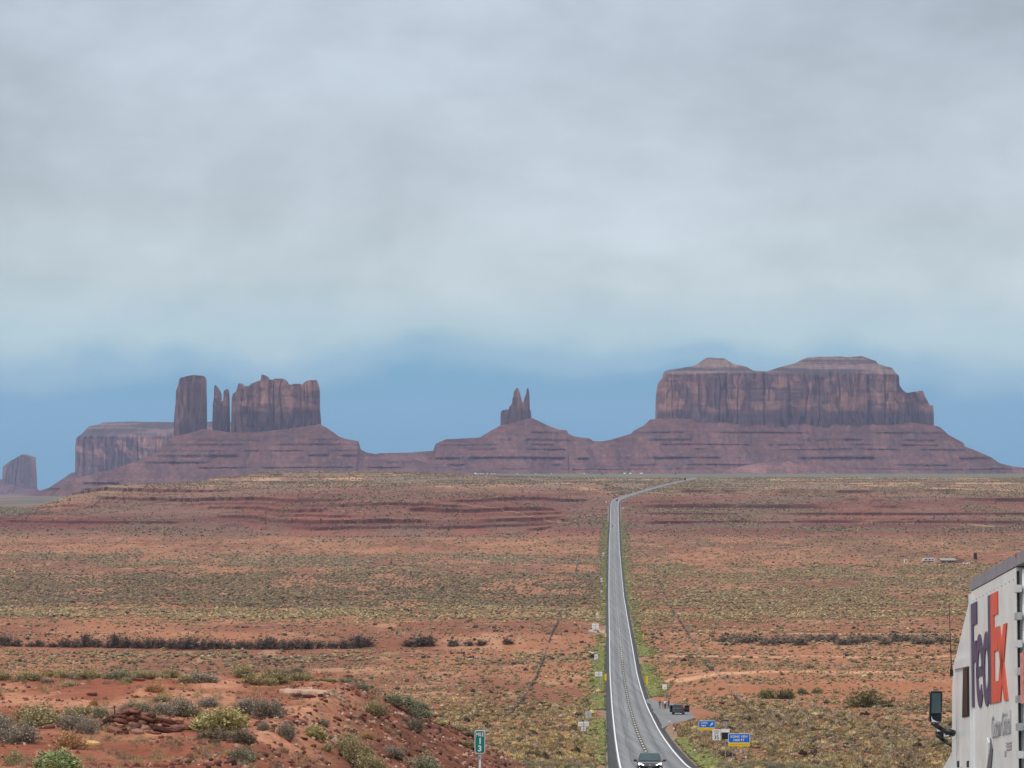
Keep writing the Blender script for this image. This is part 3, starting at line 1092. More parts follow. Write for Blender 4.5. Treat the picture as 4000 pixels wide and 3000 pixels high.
# -- twin-spired butte in the middle
b = butte('small butte with two thin spires behind the end of the highway')
butte_cliff('spire_block', b, [(1954, 1690), (1955, 1640), (1956, 1610), (1963, 1601), (1987, 1599), (1988.5, 1591), (2000, 1575), (2001, 1559), (2005, 1549), (2006, 1531.5), (2017, 1515), (2025, 1516.6),
            (2030.5, 1534), (2036, 1553), (2040, 1571), (2044, 1571), (2051, 1545), (2056, 1537), (2057, 1518), (2060.4, 1514), (2065.8, 1518), (2068.5, 1548), (2070, 1597), (2074, 1605), (2077, 1640), (2078, 1690)],
            [(1954, 1690), (2078, 1690)], 8700, 45, 141, cliff_strata(1605, 1680, 1500, 1590, 0.3), dx=0.8, flute=3.5, rows=90)
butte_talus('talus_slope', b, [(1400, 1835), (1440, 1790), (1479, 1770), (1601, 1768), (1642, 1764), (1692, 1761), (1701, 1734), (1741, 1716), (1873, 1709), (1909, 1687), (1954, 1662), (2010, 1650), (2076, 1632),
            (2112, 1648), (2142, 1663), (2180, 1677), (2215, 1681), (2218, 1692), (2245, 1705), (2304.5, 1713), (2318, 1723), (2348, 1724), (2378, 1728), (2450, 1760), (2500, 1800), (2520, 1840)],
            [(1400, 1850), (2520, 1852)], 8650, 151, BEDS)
# -- castle group on the left
b = butte('tall castle like butte with a square tower and thin needles left of centre')
cs = cliff_strata(1606, 1690, 1490, 1600, 0.55)
butte_cliff('square_tower', b, [(675, 1740), (676, 1654), (684, 1578), (685, 1527.6), (695, 1499), (701, 1475), (739, 1466), (758, 1463), (790, 1467.5), (797, 1483), (798, 1537), (799, 1556), (800, 1600), (801, 1740)],
            [(675, 1740), (801, 1740)], 8500, 48, 161, cliff_strata(1640, 1700, 1480, 1540, 0.25), dx=1.0, flute=4.5, p=4)
butte_cliff('needle_pair', b, [(827, 1720), (829.5, 1578), (834, 1553), (834.4, 1512), (839, 1504), (853, 1521), (861, 1537), (861.4, 1564), (866, 1565.6), (869, 1584.6), (872, 1546.6), (872.4, 1527.6), (882, 1518),
            (889.6, 1521), (892.8, 1537), (893.2, 1553), (894, 1597), (896, 1720)], [(827, 1720), (896, 1720)], 8500, 20, 171, cs, dx=0.7, flute=2.0)
butte_cliff('castle_wall', b, [(897.5, 1740), (900.6, 1597), (902, 1553), (907, 1537), (919.6, 1529), (926, 1512), (929, 1497.5), (938.6, 1497.5), (940, 1508.6), (948, 1521), (949.7, 1537), (952.8, 1534), (953.2, 1508.6),
            (960.8, 1507), (970, 1510), (979.7, 1497.5), (1017.7, 1485), (1019.3, 1464), (1027, 1462.7), (1036.7, 1469), (1043, 1480), (1063.6, 1483), (1071.5, 1478.5), (1103, 1478.5), (1112.7, 1486.5), (1119, 1500.7),
            (1138, 1502), (1147.5, 1499), (1172.8, 1497.5), (1177.5, 1505), (1188.6, 1491), (1201, 1485), (1229.7, 1481.7), (1236, 1499), (1242.4, 1518), (1243, 1597), (1247, 1640), (1250, 1720)],
            [(897.5, 1740), (1250, 1720)], 8500, 60, 181, cs, dx=1.0, flute=6.0, rows=100, p=4)
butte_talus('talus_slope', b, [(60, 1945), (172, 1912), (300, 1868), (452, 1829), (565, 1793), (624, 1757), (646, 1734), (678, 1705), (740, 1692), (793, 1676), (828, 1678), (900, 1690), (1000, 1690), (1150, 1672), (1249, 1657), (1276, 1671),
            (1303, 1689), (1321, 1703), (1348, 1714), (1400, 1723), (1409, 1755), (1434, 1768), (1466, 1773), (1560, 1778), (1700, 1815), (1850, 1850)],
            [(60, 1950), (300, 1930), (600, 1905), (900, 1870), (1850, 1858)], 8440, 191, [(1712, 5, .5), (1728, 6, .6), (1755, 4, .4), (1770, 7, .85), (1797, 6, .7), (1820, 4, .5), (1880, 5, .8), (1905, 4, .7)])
# -- long mesa far behind on the left
b = butte('long flat topped mesa far behind the castle butte')
butte_cliff('cliff', b, [(280, 1870), (281, 1847), (282.5, 1802), (289, 1712), (316, 1693.6), (339, 1664), (380, 1657), (389, 1650.6), (497, 1646), (678, 1648), (830, 1646), (1000, 1648), (1120, 1652), (1130, 1870)],
            [(280, 1870), (1130, 1870)], 11600, 200, 201, cliff_strata(1900, 1950, 1710, 1800, 0.75, cap=1700), setback=1706, dx=2.0, p=5)
butte_talus('talus_slope', b, [(120, 1940), (172, 1917), (230, 1880), (280, 1846), (400, 1838), (1130, 1830), (1250, 1900)], [(120, 1940), (1250, 1930)], 11480, 211, [(1890, 5, .6), (1910, 5, .6)])
# -- small butte at the left edge
b = butte('small hazy butte at the far left edge of the plain')
butte_cliff('cliff', b, [(2.5, 1915), (3, 1850), (5, 1825), (32, 1806), (50, 1795), (86, 1775), (122, 1786), (124, 1829), (130, 1880), (132, 1915)], [(2.5, 1915), (132, 1915)], 14300, 90, 221,
            cliff_strata(1990, 1999, 1795, 1812, 0.6), dx=1.4, flute=7)
butte_talus('talus_slope', b, [(-120, 1930), (-60, 1905), (3, 1872), (60, 1880), (131, 1893), (150, 1912), (175, 1938)], [(-120, 1942), (175, 1942)], 14250, 231, [(1910, 4, .4)])


# ------------------------------------------------------------------ scrub of the valley (past the 300 nearest: one mass)
PAL = {'grey': srgb(146, 132, 116), 'sage': srgb(144, 132, 104), 'olive': srgb(148, 130, 98), 'yellow': srgb(172, 152, 116),
       'dark': srgb(86, 77, 68), 'green': srgb(134, 148, 78), 'tan': srgb(176, 142, 102), 'brown': srgb(108, 88, 70)}
rng = np.random.default_rng(7)


def scrub_colours(X, Y, n):
    r = row_of(Y)
    side = X > road_x(Y)
    wts = np.stack([0.35 + 0.6 * ((r > 2240) & (r < 2372) & ~side) + 0.5 * ((r > 2165) & (r < 2210) & ~side) + 0.35 * ((r > 2770) & side),       # grey
                    0.35 + 0.3 * side,                                                                                                         # sage
                    0.38 + 0.4 * (side & (r < 2430)) + 0.25 * (r > 2900),                                                                                          # olive
                    0.10 + 0.60 * ((r > 2376) & (r < 2445)) + 0.25 * ((r > 2690) & ~side) + 0.15 * (r > 2890),                                                    # yellow
                    0.14 + 0.75 * (Y > 2400) + 0.25 * ((r > 2470) & (r < 2520))], -1)
    wts = wts * (0.4 + 1.2 * np.stack([fbm(X / 35, Y / 110, 2, 300 + i) for i in range(5)], -1) ** 2)
    cs = np.cumsum(wts / wts.sum(-1, keepdims=True), -1)
    k = (rng.random(n)[:, None] > cs).sum(-1).clip(0, 4)
    pal = np.stack([PAL['grey'], PAL['sage'], PAL['olive'], PAL['yellow'], PAL['dark']])
    shade = 1 - 0.22 * ((r > 2240) & (r < 2372) & ~side)[:, None]
    return shade * pal[k] * (0.60 + 0.85 * rng.random((n, 1))) * (0.95 + 0.1 * rng.random((n, 3))) * np.array([0.80, 0.75, 0.66]), k


_PULL_OUT = table([(505, 3), (530, 5.6), (545, 7.6), (560, 10.5), (572, 14.5), (590, 16), (612, 14.5), (655, 9.6), (676, 6), (695, 4)])


def in_pullout(X, Y):
    ax = X - road_x(Y)
    return (ax > 0) & (ax < _PULL_OUT(Y)) & (Y > 505) & (Y < 695)


def scatter(y0, y1, cand):
    """points on the flats thinned by the cover map"""
    Y = np.sqrt(rng.random(cand) * (y1 ** 2 - y0 ** 2) + y0 ** 2)
    X = (rng.random(cand) * 2 - 1) * 0.166 * Y
    c = cover(X, Y)
    dens = cand / ((y1 ** 2 - y0 ** 2) * 0.166)          # candidates per square metre
    L = np.interp(Y, [300, 600, 1000, 2300, 4000], [6.5, 8, 11, 15, 15])
    want = -np.log(1 - c) / L
    ax = X - road_x(Y)
    keep = rng.random(cand) < want / dens
    keep &= (np.abs(ax) > 6.0)
    keep &= ~in_pullout(X, Y)
    for pts, w in TRACKS:
        keep &= polyline_d(X, Y, pts) > w * 0.6
    bench = (Y < 300) & (X < 3)
    keep &= ~bench
    return X[keep], Y[keep]


def dome(nside, rings):
    """unit shrub dome: rings of (radius, height)"""
    V, Fq, Ft = [], [], []
    V.append((0, 0, 1.0))
    for j, (r, h) in enumerate(rings):
        for i in range(nside):
            a = 2 * math.pi * (i + 0.5 * (j % 2)) / nside
            V.append((r * math.cos(a), r * math.sin(a), h))
    for i in range(nside):
        Ft.append((0, 1 + i, 1 + (i + 1) % nside))
    for j in range(len(rings) - 1):
        a0, b0 = 1 + j * nside, 1 + (j + 1) * nside
        for i in range(nside):
            k = (i + 1) % nside
            Ft.append((a0 + i, b0 + i, a0 + k))
            Ft.append((a0 + k, b0 + i, b0 + k))
    return np.array(V), np.array(Ft)


def dome_field(X, Y, w, h, col, base, jit=0.36):
    DV, DF = base
    n, m = len(X), len(DV)
    Zg = ground_z(X, Y)
    a = rng.random(n) * 6.283
    ca, sa = np.cos(a)[:, None], np.sin(a)[:, None]
    J = 1 + jit * (rng.random((n, m)) * 2 - 1)
    vx, vy = DV[None, :, 0] * J, DV[None, :, 1] * J
    el = 0.65 + 0.8 * rng.random((n, 1))
    vx = vx * el
    x = (vx * ca - vy * sa) * w[:, None] / 2 + X[:, None]
    y = (vx * sa + vy * ca) * w[:, None] / 2 + Y[:, None]
    z = DV[None, :, 2] * (1 + jit * (rng.random((n, m)) * 2 - 1)) * h[:, None] + Zg[:, None] - 0.04
    V = np.stack([x, y, z], -1).reshape(-1, 3)
    Fc = (DF[None] + (np.arange(n) * m)[:, None, None]).reshape(-1, 3)
    cc = np.repeat(col[:, None, :], m, 1) * (0.65 + 0.70 * rng.random((n, m, 1)))
    return V, Fc, cc.reshape(-1, 3)


def sliver_field(X, Y, w, h, col, per, size, thin=.22, up=.55):
    """leafy spikes standing off each shrub's dome"""
    n = len(X)
    Zg = ground_z(X, Y)
    az = rng.random((n, per)) * 6.283
    el = np.arcsin(rng.random((n, per)) ** 0.9)
    lob = 0.85 + 0.2 * np.sin(az * 3 + X[:, None]) * np.cos(el)
    d = np.stack([np.cos(el) * np.cos(az), np.cos(el) * np.sin(az), np.sin(el)], -1)
    sc = np.stack([w / 2, w / 2, h], -1)[:, None, :]
    p = d * sc * (lob * (0.72 + 0.3 * rng.random((n, per))))[..., None]
    ax = d * 0.7 + rng.normal(size=d.shape) * 0.45
    ax[..., 2] += up
    ax /= np.linalg.norm(ax, axis=-1, keepdims=True)
    sv = np.cross(ax, rng.normal(size=d.shape))
    sv /= np.linalg.norm(sv, axis=-1, keepdims=True) + 1e-9
    L = (size * (0.6 + 0.8 * rng.random((n, per))))[..., None] * w[:, None, None]
    p = p + np.stack([X, Y, Zg], -1)[:, None, :]
    V = np.stack([p - sv * L * thin, p + sv * L * thin, p + ax * L], 2).reshape(-1, 3)
    cc = np.repeat((col[:, None, :] * (0.6 + 0.85 * rng.random((n, per, 1)))).reshape(-1, 3), 3, 0)
    return V, np.arange(len(V)).reshape(-1, 3), cc


DOME_NEAR = dome(9, [(.30, .92), (.66, .80), (.96, .56), (1.0, .36), (.62, .02)])
DOME_MID = dome(7, [(.50, .86), (.95, .58), (1.0, .34), (.60, .0)])
DOME_FAR = dome(5, [(.76, .72), (1.0, .36), (.65, -.05)])


def join(parts):
    V, Fc, Cc, n = [], [], [], 0
    for v, f, c in parts:
        V.append(v); Fc.append(f + n); Cc.append(c); n += len(v)
    return np.concatenate(V), np.concatenate(Fc), np.concatenate(Cc)


parts = []
near_pts = None
for y0, y1, cand, base, sz in ((290, 560, 60000, DOME_NEAR, 1.0), (560, 900, 70000, DOME_MID, 1.0), (900, 1500, 130000, DOME_MID, 1.05), (1500, 2420, 180000, DOME_FAR, 1.15), (2420, 4420, 300000, DOME_FAR, 1.25)):
    X, Y = scatter(y0, y1, cand)
    col, k = scrub_colours(X, Y, len(X))
    w = (0.55 + 0.9 * rng.random(len(X)) ** 1.6) * sz
    h = w * (0.38 + 0.24 * rng.random(len(X)))
    if y0 == 290:
        near_pts = [X, Y, w, h, col, k]
        o = np.argsort(Y - 60 * w)                 # the nearest ones become shrubs of their own
        o = [i for i in o if abs(X[i]) / Y[i] < 0.152 and row_of(Y[i]) < 3010][:235]
        near_idx = np.array(o)
        mk = np.ones(len(X), bool); mk[near_idx] = False
        X, Y, w, h, col = X[mk], Y[mk], w[mk], h[mk], col[mk]
    if y0 == 290:
        col = col * 1.28
        parts.append(dome_field(X, Y, w * .82, h * .8, col, base))
        parts.append(sliver_field(X, Y, w, h, col, 110, 0.20))
    elif y0 == 560:
        col = col * 1.12
        parts.append(dome_field(X, Y, w * .9, h * .9, col, base))
        parts.append(sliver_field(X, Y, w, h, col, 24, 0.30))
    else:
        parts.append(dome_field(X, Y, w, h, col, base))
    print('shrubs', y0, len(X))
# dark tumbleweed lines caught along the two right-of-way fences
for s in (-21.5, 22.0):
    Y = 560 + 1500 * rng.random(460) ** 1.2
    X = road_x(Y) + s + 0.3 * (rng.random(460) - 0.5)
    kp = fbm(Y / 60, Y * 0, 2, 400 + int(s)) > 0.50
    X, Y = X[kp], Y[kp]
    parts.append(dome_field(X, Y, 0.35 + 0.4 * rng.random(len(X)), 0.3 + 0.4 * rng.random(len(X)), np.tile(srgb(96, 80, 70) * 0.8, (len(X), 1)), DOME_MID))
for y0, y1, cand in ((290, 700, 42000), (700, 1300, 42000)):
    Y = np.sqrt(rng.random(cand) * (y1 ** 2 - y0 ** 2) + y0 ** 2)
    X = (rng.random(cand) * 2 - 1) * 0.166 * Y
    ax = X - road_x(Y)
    kp = (np.abs(ax) > 6.3) & ~in_pullout(X, Y) & ~((Y < 300) & (X < 3)) & (rng.random(cand) < 0.25 + 0.75 * sstep(0.4, 0.6, fbm(X / 12, Y / 40, 3, 77)))
    X, Y = X[kp], Y[kp]
    col, k = scrub_colours(X, Y, len(X))
    w = (0.18 + 0.32 * rng.random(len(X))) * (1.0 if y0 < 700 else 1.3)
    parts.append(dome_field(X, Y, w, w * (0.35 + 0.5 * rng.random(len(X))), col, DOME_FAR, 0.4))
V, Fc, Cc = join(parts)
o = mesh_np('desert_scrub', V, Fc, M_scrub, Cc)
tag(o, 'low grey green desert scrub covering the valley floor', 'scrub', kind='stuff')
print('scrub faces', len(Fc))

# green weeds along both road edges
Y = np.concatenate([290 + 700 * rng.random(7600) ** 0.9, 990 + 1700 * rng.random(3800)])
sd_ = np.where(rng.random(len(Y)) < 0.5, -1, 1)
o_ = 4.95 + rng.exponential(1.1, len(Y)) * np.interp(Y, [300, 1000, 2500], [1.0, 1.3, 2.0])
kp = (o_ < 11) & ~((sd_ > 0) & (Y > 500) & (Y < 695)) & ~((sd_ < 0) & (Y > 1080) & (Y < 1155)) & (fbm(Y / 40, sd_ * 3.0, 2, 410) > 0.24)
Y, sd_, o_ = Y[kp], sd_[kp], o_[kp]
X = road_x(Y) + sd_ * o_
n = len(Y)
mixc = rng.random((n, 1))
col = lerp(lerp(srgb(122, 132, 76), srgb(158, 152, 98), mixc), srgb(128, 126, 92), sstep(900, 2200, Y)[:, None] * 0.6) * 0.66
w = (0.35 + 0.5 * rng.random(n)) * np.interp(Y, [300, 1200, 2600], [0.9, 1.3, 2.0])
V, Fc, Cc = dome_field(X, Y, w, w * 0.5, col * (0.8 + 0.4 * rng.random((n, 1))), DOME_MID)
o = mesh_np('verge_weeds', V, Fc, M_scrub, Cc)
tag(o, 'bright green weeds lining both edges of the highway', 'weeds', kind='stuff')


# ------------------------------------------------------------------ shrubs that are things of their own
def bush_mesh(kind, seed, blades, leaf, leaf_n, cols, thick=1.0, upright=0.0, lobes=4):
    """unit bush (radius 0.5, height 1): fine twigs fanning from the root, leaf slivers along their outer half"""
    r = np.random.default_rng(seed)
    u = r.random(blades)
    el = np.arcsin(np.clip(u ** (0.75 - 0.25 * upright) * 0.98 + 0.02, 0, 1))
    az = r.random(blades) * 6.283
    lob = 0.80 + 0.16 * np.sin(az * lobes + seed) * np.cos(el) + 0.10 * np.sin(az * (lobes + 3) + el * 5 + seed * 2)
    ln = lob * (0.70 + 0.34 * r.random(blades) ** 0.7)
    d = np.stack([np.cos(el) * np.cos(az) * 0.5, np.cos(el) * np.sin(az) * 0.5, np.sin(el)], -1)
    nc = 5
    cx_ = np.stack([(r.random(nc) - .5) * .62, (r.random(nc) - .5) * .62, np.zeros(nc)], -1)
    cx_[0] = 0
    ch = 0.52 + 0.42 * r.random(nc)
    ch[0] = 0.92
    cl = r.integers(0, nc, blades)
    root = cx_[cl] + np.stack([(r.random(blades) - .5) * .14, (r.random(blades) - .5) * .14, np.zeros(blades)], -1)
    tip = root * 0.85 + d * (ln * ch[cl])[:, None] * np.array([0.80, 0.80, 1.0])
    tip[:, 2] = np.maximum(tip[:, 2], 0.05 + 0.05 * r.random(blades))
    side = np.cross(d, r.normal(size=(blades, 3)))
    side /= np.linalg.norm(side, axis=1, keepdims=True) + 1e-9
    wd = (0.0085 * thick) * (0.6 + 0.8 * r.random((blades, 1)))
    V = [np.stack([root - side * wd, root + side * wd, tip], 1).reshape(-1, 3)]
    ci = r.integers(0, len(cols), blades)
    base = np.stack(cols)[ci] * (0.75 + 0.4 * r.random((blades, 1)))
    Cc = [np.repeat(base * 0.8, 3, 0)]
    # leaf slivers
    b = np.repeat(np.arange(blades), leaf_n)
    m = len(b)
    t = 0.50 + 0.62 * r.random(m) ** 0.8
    p = root[b] + (tip[b] - root[b]) * t[:, None] + r.normal(size=(m, 3)) * 0.018
    p[:, 2] = np.maximum(p[:, 2], 0.02)
    ax = d[b] / np.linalg.norm(d[b], axis=1, keepdims=True) * (0.5 + 0.4 * upright) + r.normal(size=(m, 3)) * 0.45
    ax[:, 2] += 0.35
    ax /= np.linalg.norm(ax, axis=1, keepdims=True)
    sv = np.cross(ax, r.normal(size=(m, 3)))
    sv /= np.linalg.norm(sv, axis=1, keepdims=True) + 1e-9
    L = leaf * (0.6 + 0.8 * r.random((m, 1)))
    W = L * 0.26
    V.append(np.stack([p - sv * W, p + sv * W, p + ax * L], 1).reshape(-1, 3))
    Cc.append(np.repeat(base[b] * (0.85 + 0.35 * r.random((m, 1))), 3, 0))
    nb = blades * 3
    V = np.concatenate(V); Cc = np.concatenate(Cc)
    Fc = np.arange(len(V)).reshape(-1, 3)
    me_o = mesh_np('foliage', V, Fc, M_leaf, Cc, link=False)
    st = MB()
    rr = random.Random(seed)
    for _ in range(9):
        a, e, l = rr.random() * 6.283, 0.5 + rr.random() * 0.9, 0.35 + 0.3 * rr.random()
        st.tube((0.05 * math.cos(a), 0.05 * math.sin(a), -0.06), (0.5 * math.cos(a) * math.cos(e) * l * 1.6, 0.5 * math.sin(a) * math.cos(e) * l * 1.6, math.sin(e) * l), 0.014, 0.005, 5, False)
    so = st.build('stems', M_stem)
    C.objects.unlink(so)
    return me_o.data, so.data


def mixc(*k):
    return [srgb(*c) * 1.12 for c in k]


KINDS = {
    'grey': (1100, .045, 3, mixc((142, 130, 118), (120, 110, 98), (156, 144, 124)), 1.0, 0.2),
    'olive': (1100, .045, 4, mixc((150, 138, 100), (130, 120, 90), (172, 156, 116)), 1.0, 0.4),
    'sage': (1100, .045, 4, mixc((136, 134, 108), (150, 146, 118), (116, 112, 92)), 1.0, 0.2),
    'yellow': (900, .070, 4, mixc((170, 160, 108), (148, 140, 96), (184, 172, 122)), 1.1, 0.8),
    'green': (1000, .070, 5, mixc((140, 150, 104), (122, 134, 90), (160, 166, 122)), 1.1, 0.7),
    'tan': (1000, .050, 2, mixc((176, 136, 96), (150, 114, 82), (192, 150, 108)), 0.9, 0.5),
    'dark': (1100, .045, 3, mixc((122, 112, 94), (104, 94, 80), (138, 126, 102)), 1.0, 0.2),
    'pale': (800, .055, 3, mixc((176, 162, 122), (162, 150, 110), (146, 138, 102)), 1.0, 0.6),
}
BM = {k: [bush_mesh(k, 11 * i + 3 + 100 * j, *v) for i in range(2)] for j, (k, v) in enumerate(KINDS.items())}
WORD = {'grey': 'silvery grey', 'olive': 'olive green', 'sage': 'grey green', 'yellow': 'yellow flowering', 'green': 'bright green', 'tan': 'dry tan', 'dark': 'dark grey green', 'pale': 'pale straw'}
shrub_rand = random.Random(5)
shrub_proto = {}


def place_bush(kind, x, y, z, w, h, label, group, name='shrub'):
    key = (kind, shrub_rand.randrange(2))
    if key not in shrub_proto:
        f, s = BM[kind][key[1]]
        e = bpy.data.objects.new(name, None)
        fo, so = bpy.data.objects.new('foliage', f), bpy.data.objects.new('stems', s)
        C.objects.link(e); C.objects.link(fo); C.objects.link(so)
        fo.parent = e; so.parent = e
        shrub_proto[key] = (e, (fo, so))
    else:
        p, ch = shrub_proto[key]
        e = p.copy(); C.objects.link(e)
        for c in ch:
            cc = c.copy(); C.objects.link(cc); cc.parent = e
    e.name = name
    e.location = (x, y, z)
    e.rotation_euler = (0, 0, shrub_rand.random() * 6.28)
    e.scale = (w, w, h)
    tag(e, label, 'shrub', group)
    return e


# foreground bench: kind, photograph x, base row, width px, height px
FG = [('grey', 715, 2792, 190, 84, 'broad silvery bush behind the rock pile, filling the gap to the yellow bush'), ('sage', 560, 2786, 170, 62, 'broad grey green bush directly behind the rock pile'),
      ('grey', 300, 2852, 170, 86, 'twiggy grey bush between the wide olive bush and the rock pile'), ('olive', 330, 2800, 180, 62, 'low olive bush left of the thin black stake'), ('grey', 20, 2868, 150, 90, 'silvery bush cut by the left edge of the view'),
      ('grey', 960, 2790, 150, 90, 'grey bush behind the right side of the big yellow bush'), ('olive', 800, 2822, 110, 56, 'olive bush at the left foot of the big yellow bush'), ('green', 230, 3012, 215, 98, 'bright green bush at the near corner of the red bank'),
      ('pale', 50, 2987, 95, 78, 'pale straw bush beside the bright green bush'),
      ('tan', 258, 2926, 170, 97, 'dry tan bush between the rock pile and the bright green bush'),
      ('grey', 75, 2900, 190, 100, 'wide silvery grey bush left of the dry tan bush'),
      ('olive', 150, 2833, 220, 95, 'wide olive bush behind the silvery grey bush'), ('grey', 8, 2824, 90, 50, None), ('grey', 335, 2865, 85, 70, 'grey bush touching the left end of the rock pile'),
      ('olive', 271, 2815, 110, 70, None), ('sage', 405, 2803, 95, 55, 'grey green bush behind the thin black stake'), ('grey', 490, 2788, 118, 48, None), ('grey', 633, 2792, 118, 66, 'silvery bush behind the right end of the rock pile'),
      ('olive', 633, 2743, 100, 40, None), ('tan', 700, 2747, 55, 35, None), ('grey', 805, 2761, 120, 52, None), ('olive', 733, 2797, 95, 48, 'olive bush between the rock pile and the yellow bush'),
      ('yellow', 860, 2851, 212, 108, 'big yellow flowering bush in the middle of the red bank'),
      ('dark', 850, 2893, 150, 72, 'dark bush tucked under the big yellow bush'), ('dark', 940, 2902, 118, 72, None), ('sage', 940, 2976, 122, 80, 'dark green bush alone on bare red soil below the yellow bush'),
      ('tan', 620, 2702, 104, 45, 'tan bush on bare red ground behind the silvery bush'), ('tan', 373, 2756, 55, 36, 'small brown bush alone on red ground'),
      ('olive', 20, 2652, 85, 42, None), ('olive', 104, 2662, 120, 56, None), ('tan', 172, 2643, 55, 32, None), ('grey', 194, 2666, 62, 24, None), ('olive', 236, 2648, 110, 46, None), ('pale', 271, 2680, 74, 28, None),
      ('grey', 290, 2652, 55, 36, None), ('olive', 352, 2653, 110, 50, None), ('sage', 452, 2652, 118, 46, None), ('olive', 493, 2666, 55, 32, None), ('olive', 556, 2648, 75, 38, None), ('olive', 646, 2648, 92, 42, None),
      ('pale', 722, 2666, 84, 46, None), ('grey', 782, 2662, 128, 46, None), ('dark', 886, 2630, 65, 34, None), ('olive', 958, 2640, 110, 56, None), ('tan', 2, 2724, 40, 30, None),
      ('olive', 1045, 2671, 138, 60, None), ('dark', 1090, 2640, 92, 42, None), ('dark', 1149, 2640, 70, 42, None), ('olive', 1176, 2658, 74, 38, None), ('olive', 1271, 2658, 108, 18, None), ('sage', 1339, 2662, 56, 22, None),
      ('sage', 1420, 2698, 84, 40, 'grey green bush at the top of the roadcut slope'), ('olive', 1457, 2793, 120, 74, 'round olive bush half way up the roadcut slope'), ('sage', 1542, 2752, 146, 60, None), ('sage', 1619, 2775, 115, 60, None),
      ('sage', 1628, 2802, 110, 52, None), ('dark', 1619, 2861, 106, 74, 'dark grey green bush low on the roadcut slope'), ('grey', 1050, 2802, 138, 106, 'tall silvery grey bush below the pale rock ledge'),
      ('grey', 1127, 2884, 102, 86, 'grey twiggy bush left of the small yellow bush'), ('grey', 1032, 2852, 60, 50, None), ('yellow', 1226, 2884, 102, 64, 'small yellow bush on the red bank left of the roadcut'),
      ('dark', 1267, 2838, 74, 46, 'round dark bush above the small yellow bush'), ('grey', 1290, 2888, 42, 28, None), ('pale', 1276, 2928, 56, 36, None), ('olive', 1375, 2974, 138, 132, 'tall olive bush at the foot of the red bank'),
      ('olive', 1434, 3020, 180, 100, None), ('grey', 1542, 2956, 118, 56, None), ('sage', 1655, 3020, 175, 92, 'wide grey green bush low on the bank left of the mile marker'), ('tan', 1430, 2892, 70, 46, None),
      ('yellow', 1715, 2830, 92, 24, None), ('olive', 1787, 2852, 108, 30, None), ('dark', 1836, 2880, 108, 38, None), ('olive', 1812, 2912, 92, 30, None)]
crest = sorted([f for f in FG if f[5] is None and f[2] < 2700], key=lambda f: f[1])
ORD = 'first second third fourth fifth sixth seventh eighth ninth tenth eleventh twelfth thirteenth fourteenth fifteenth sixteenth seventeenth eighteenth nineteenth twentieth'.split()
ORD += ['twenty first', 'twenty second', 'twenty third', 'twenty fourth', 'twenty fifth', 'twenty sixth', 'twenty seventh', 'twenty eighth']
rest = sorted([f for f in FG if f[5] is None and f[2] >= 2700], key=lambda f: f[1])
for f in FG:
    kind, px, py, wp, hp, lab = f
    X, Y, Z = hit(px, py, 45, 125)
    if lab is None:
        if f in crest: lab = f'{WORD[kind]} bush in the bank crest row, {ORD[crest.index(f)]} from the left'
        else: lab = f'{WORD[kind]} bush on the red bank below the crest, {ORD[rest.index(f)]} from the left'
    place_bush(kind, X, Y, Z - 0.02, wp * Y / F * (1.40 if f in crest else 1.22), hp * Y / F * 1.14, lab, 'bushes on the red bank in front')

# dry grass between the bushes of the bank
n = 3800
gy = 50 + 62 * rng.random(n)
gx_ = (rng.random(n) * 2 - 1) * 0.5 * gy * 0.33 - 2
kp = (gx_ < 1.5) & (fbm(gx_ / 2.2, gy / 5.5, 3, 601) > 0.50)
gx_, gy = gx_[kp], gy[kp]
n = len(gx_)
gw = 0.10 + 0.20 * rng.random(n) ** 2
gc = np.stack(mixc((180, 156, 112), (150, 134, 104), (156, 146, 106), (124, 112, 96)))[rng.integers(0, 4, n)] * 0.85
V, Fc, Cc = sliver_field(gx_, gy, gw, gw * 0.5, gc, 120, 0.34, .035, .3)
V[:, 2] -= 0.015
o = mesh_np('dry_grass', V, Fc, M_leaf, Cc)
tag(o, 'dry grass tufts between the bushes of the red bank', 'grass', kind='stuff')

# nearest shrubs of the flats, one object each
Xn, Yn, wn, hn, cn, kn = near_pts
NK = ['grey', 'sage', 'olive', 'yellow', 'dark']
for i in near_idx:
    kd = NK[kn[i]]
    if kd == 'yellow' and shrub_rand.random() < .5: kd = 'olive'
    sidew = 'right' if Xn[i] > road_x(Yn[i]) else 'left'
    place_bush(kd, Xn[i], Yn[i], gz(Xn[i], Yn[i]) - 0.03, wn[i] * 1.1, hn[i] * 1.35,
               f'low {WORD[kd]} shrub on the flat {"beside the blue signs" if sidew == "right" else "between the bank and the highway"}', 'low shrubs on the near flats', name='low_shrub')


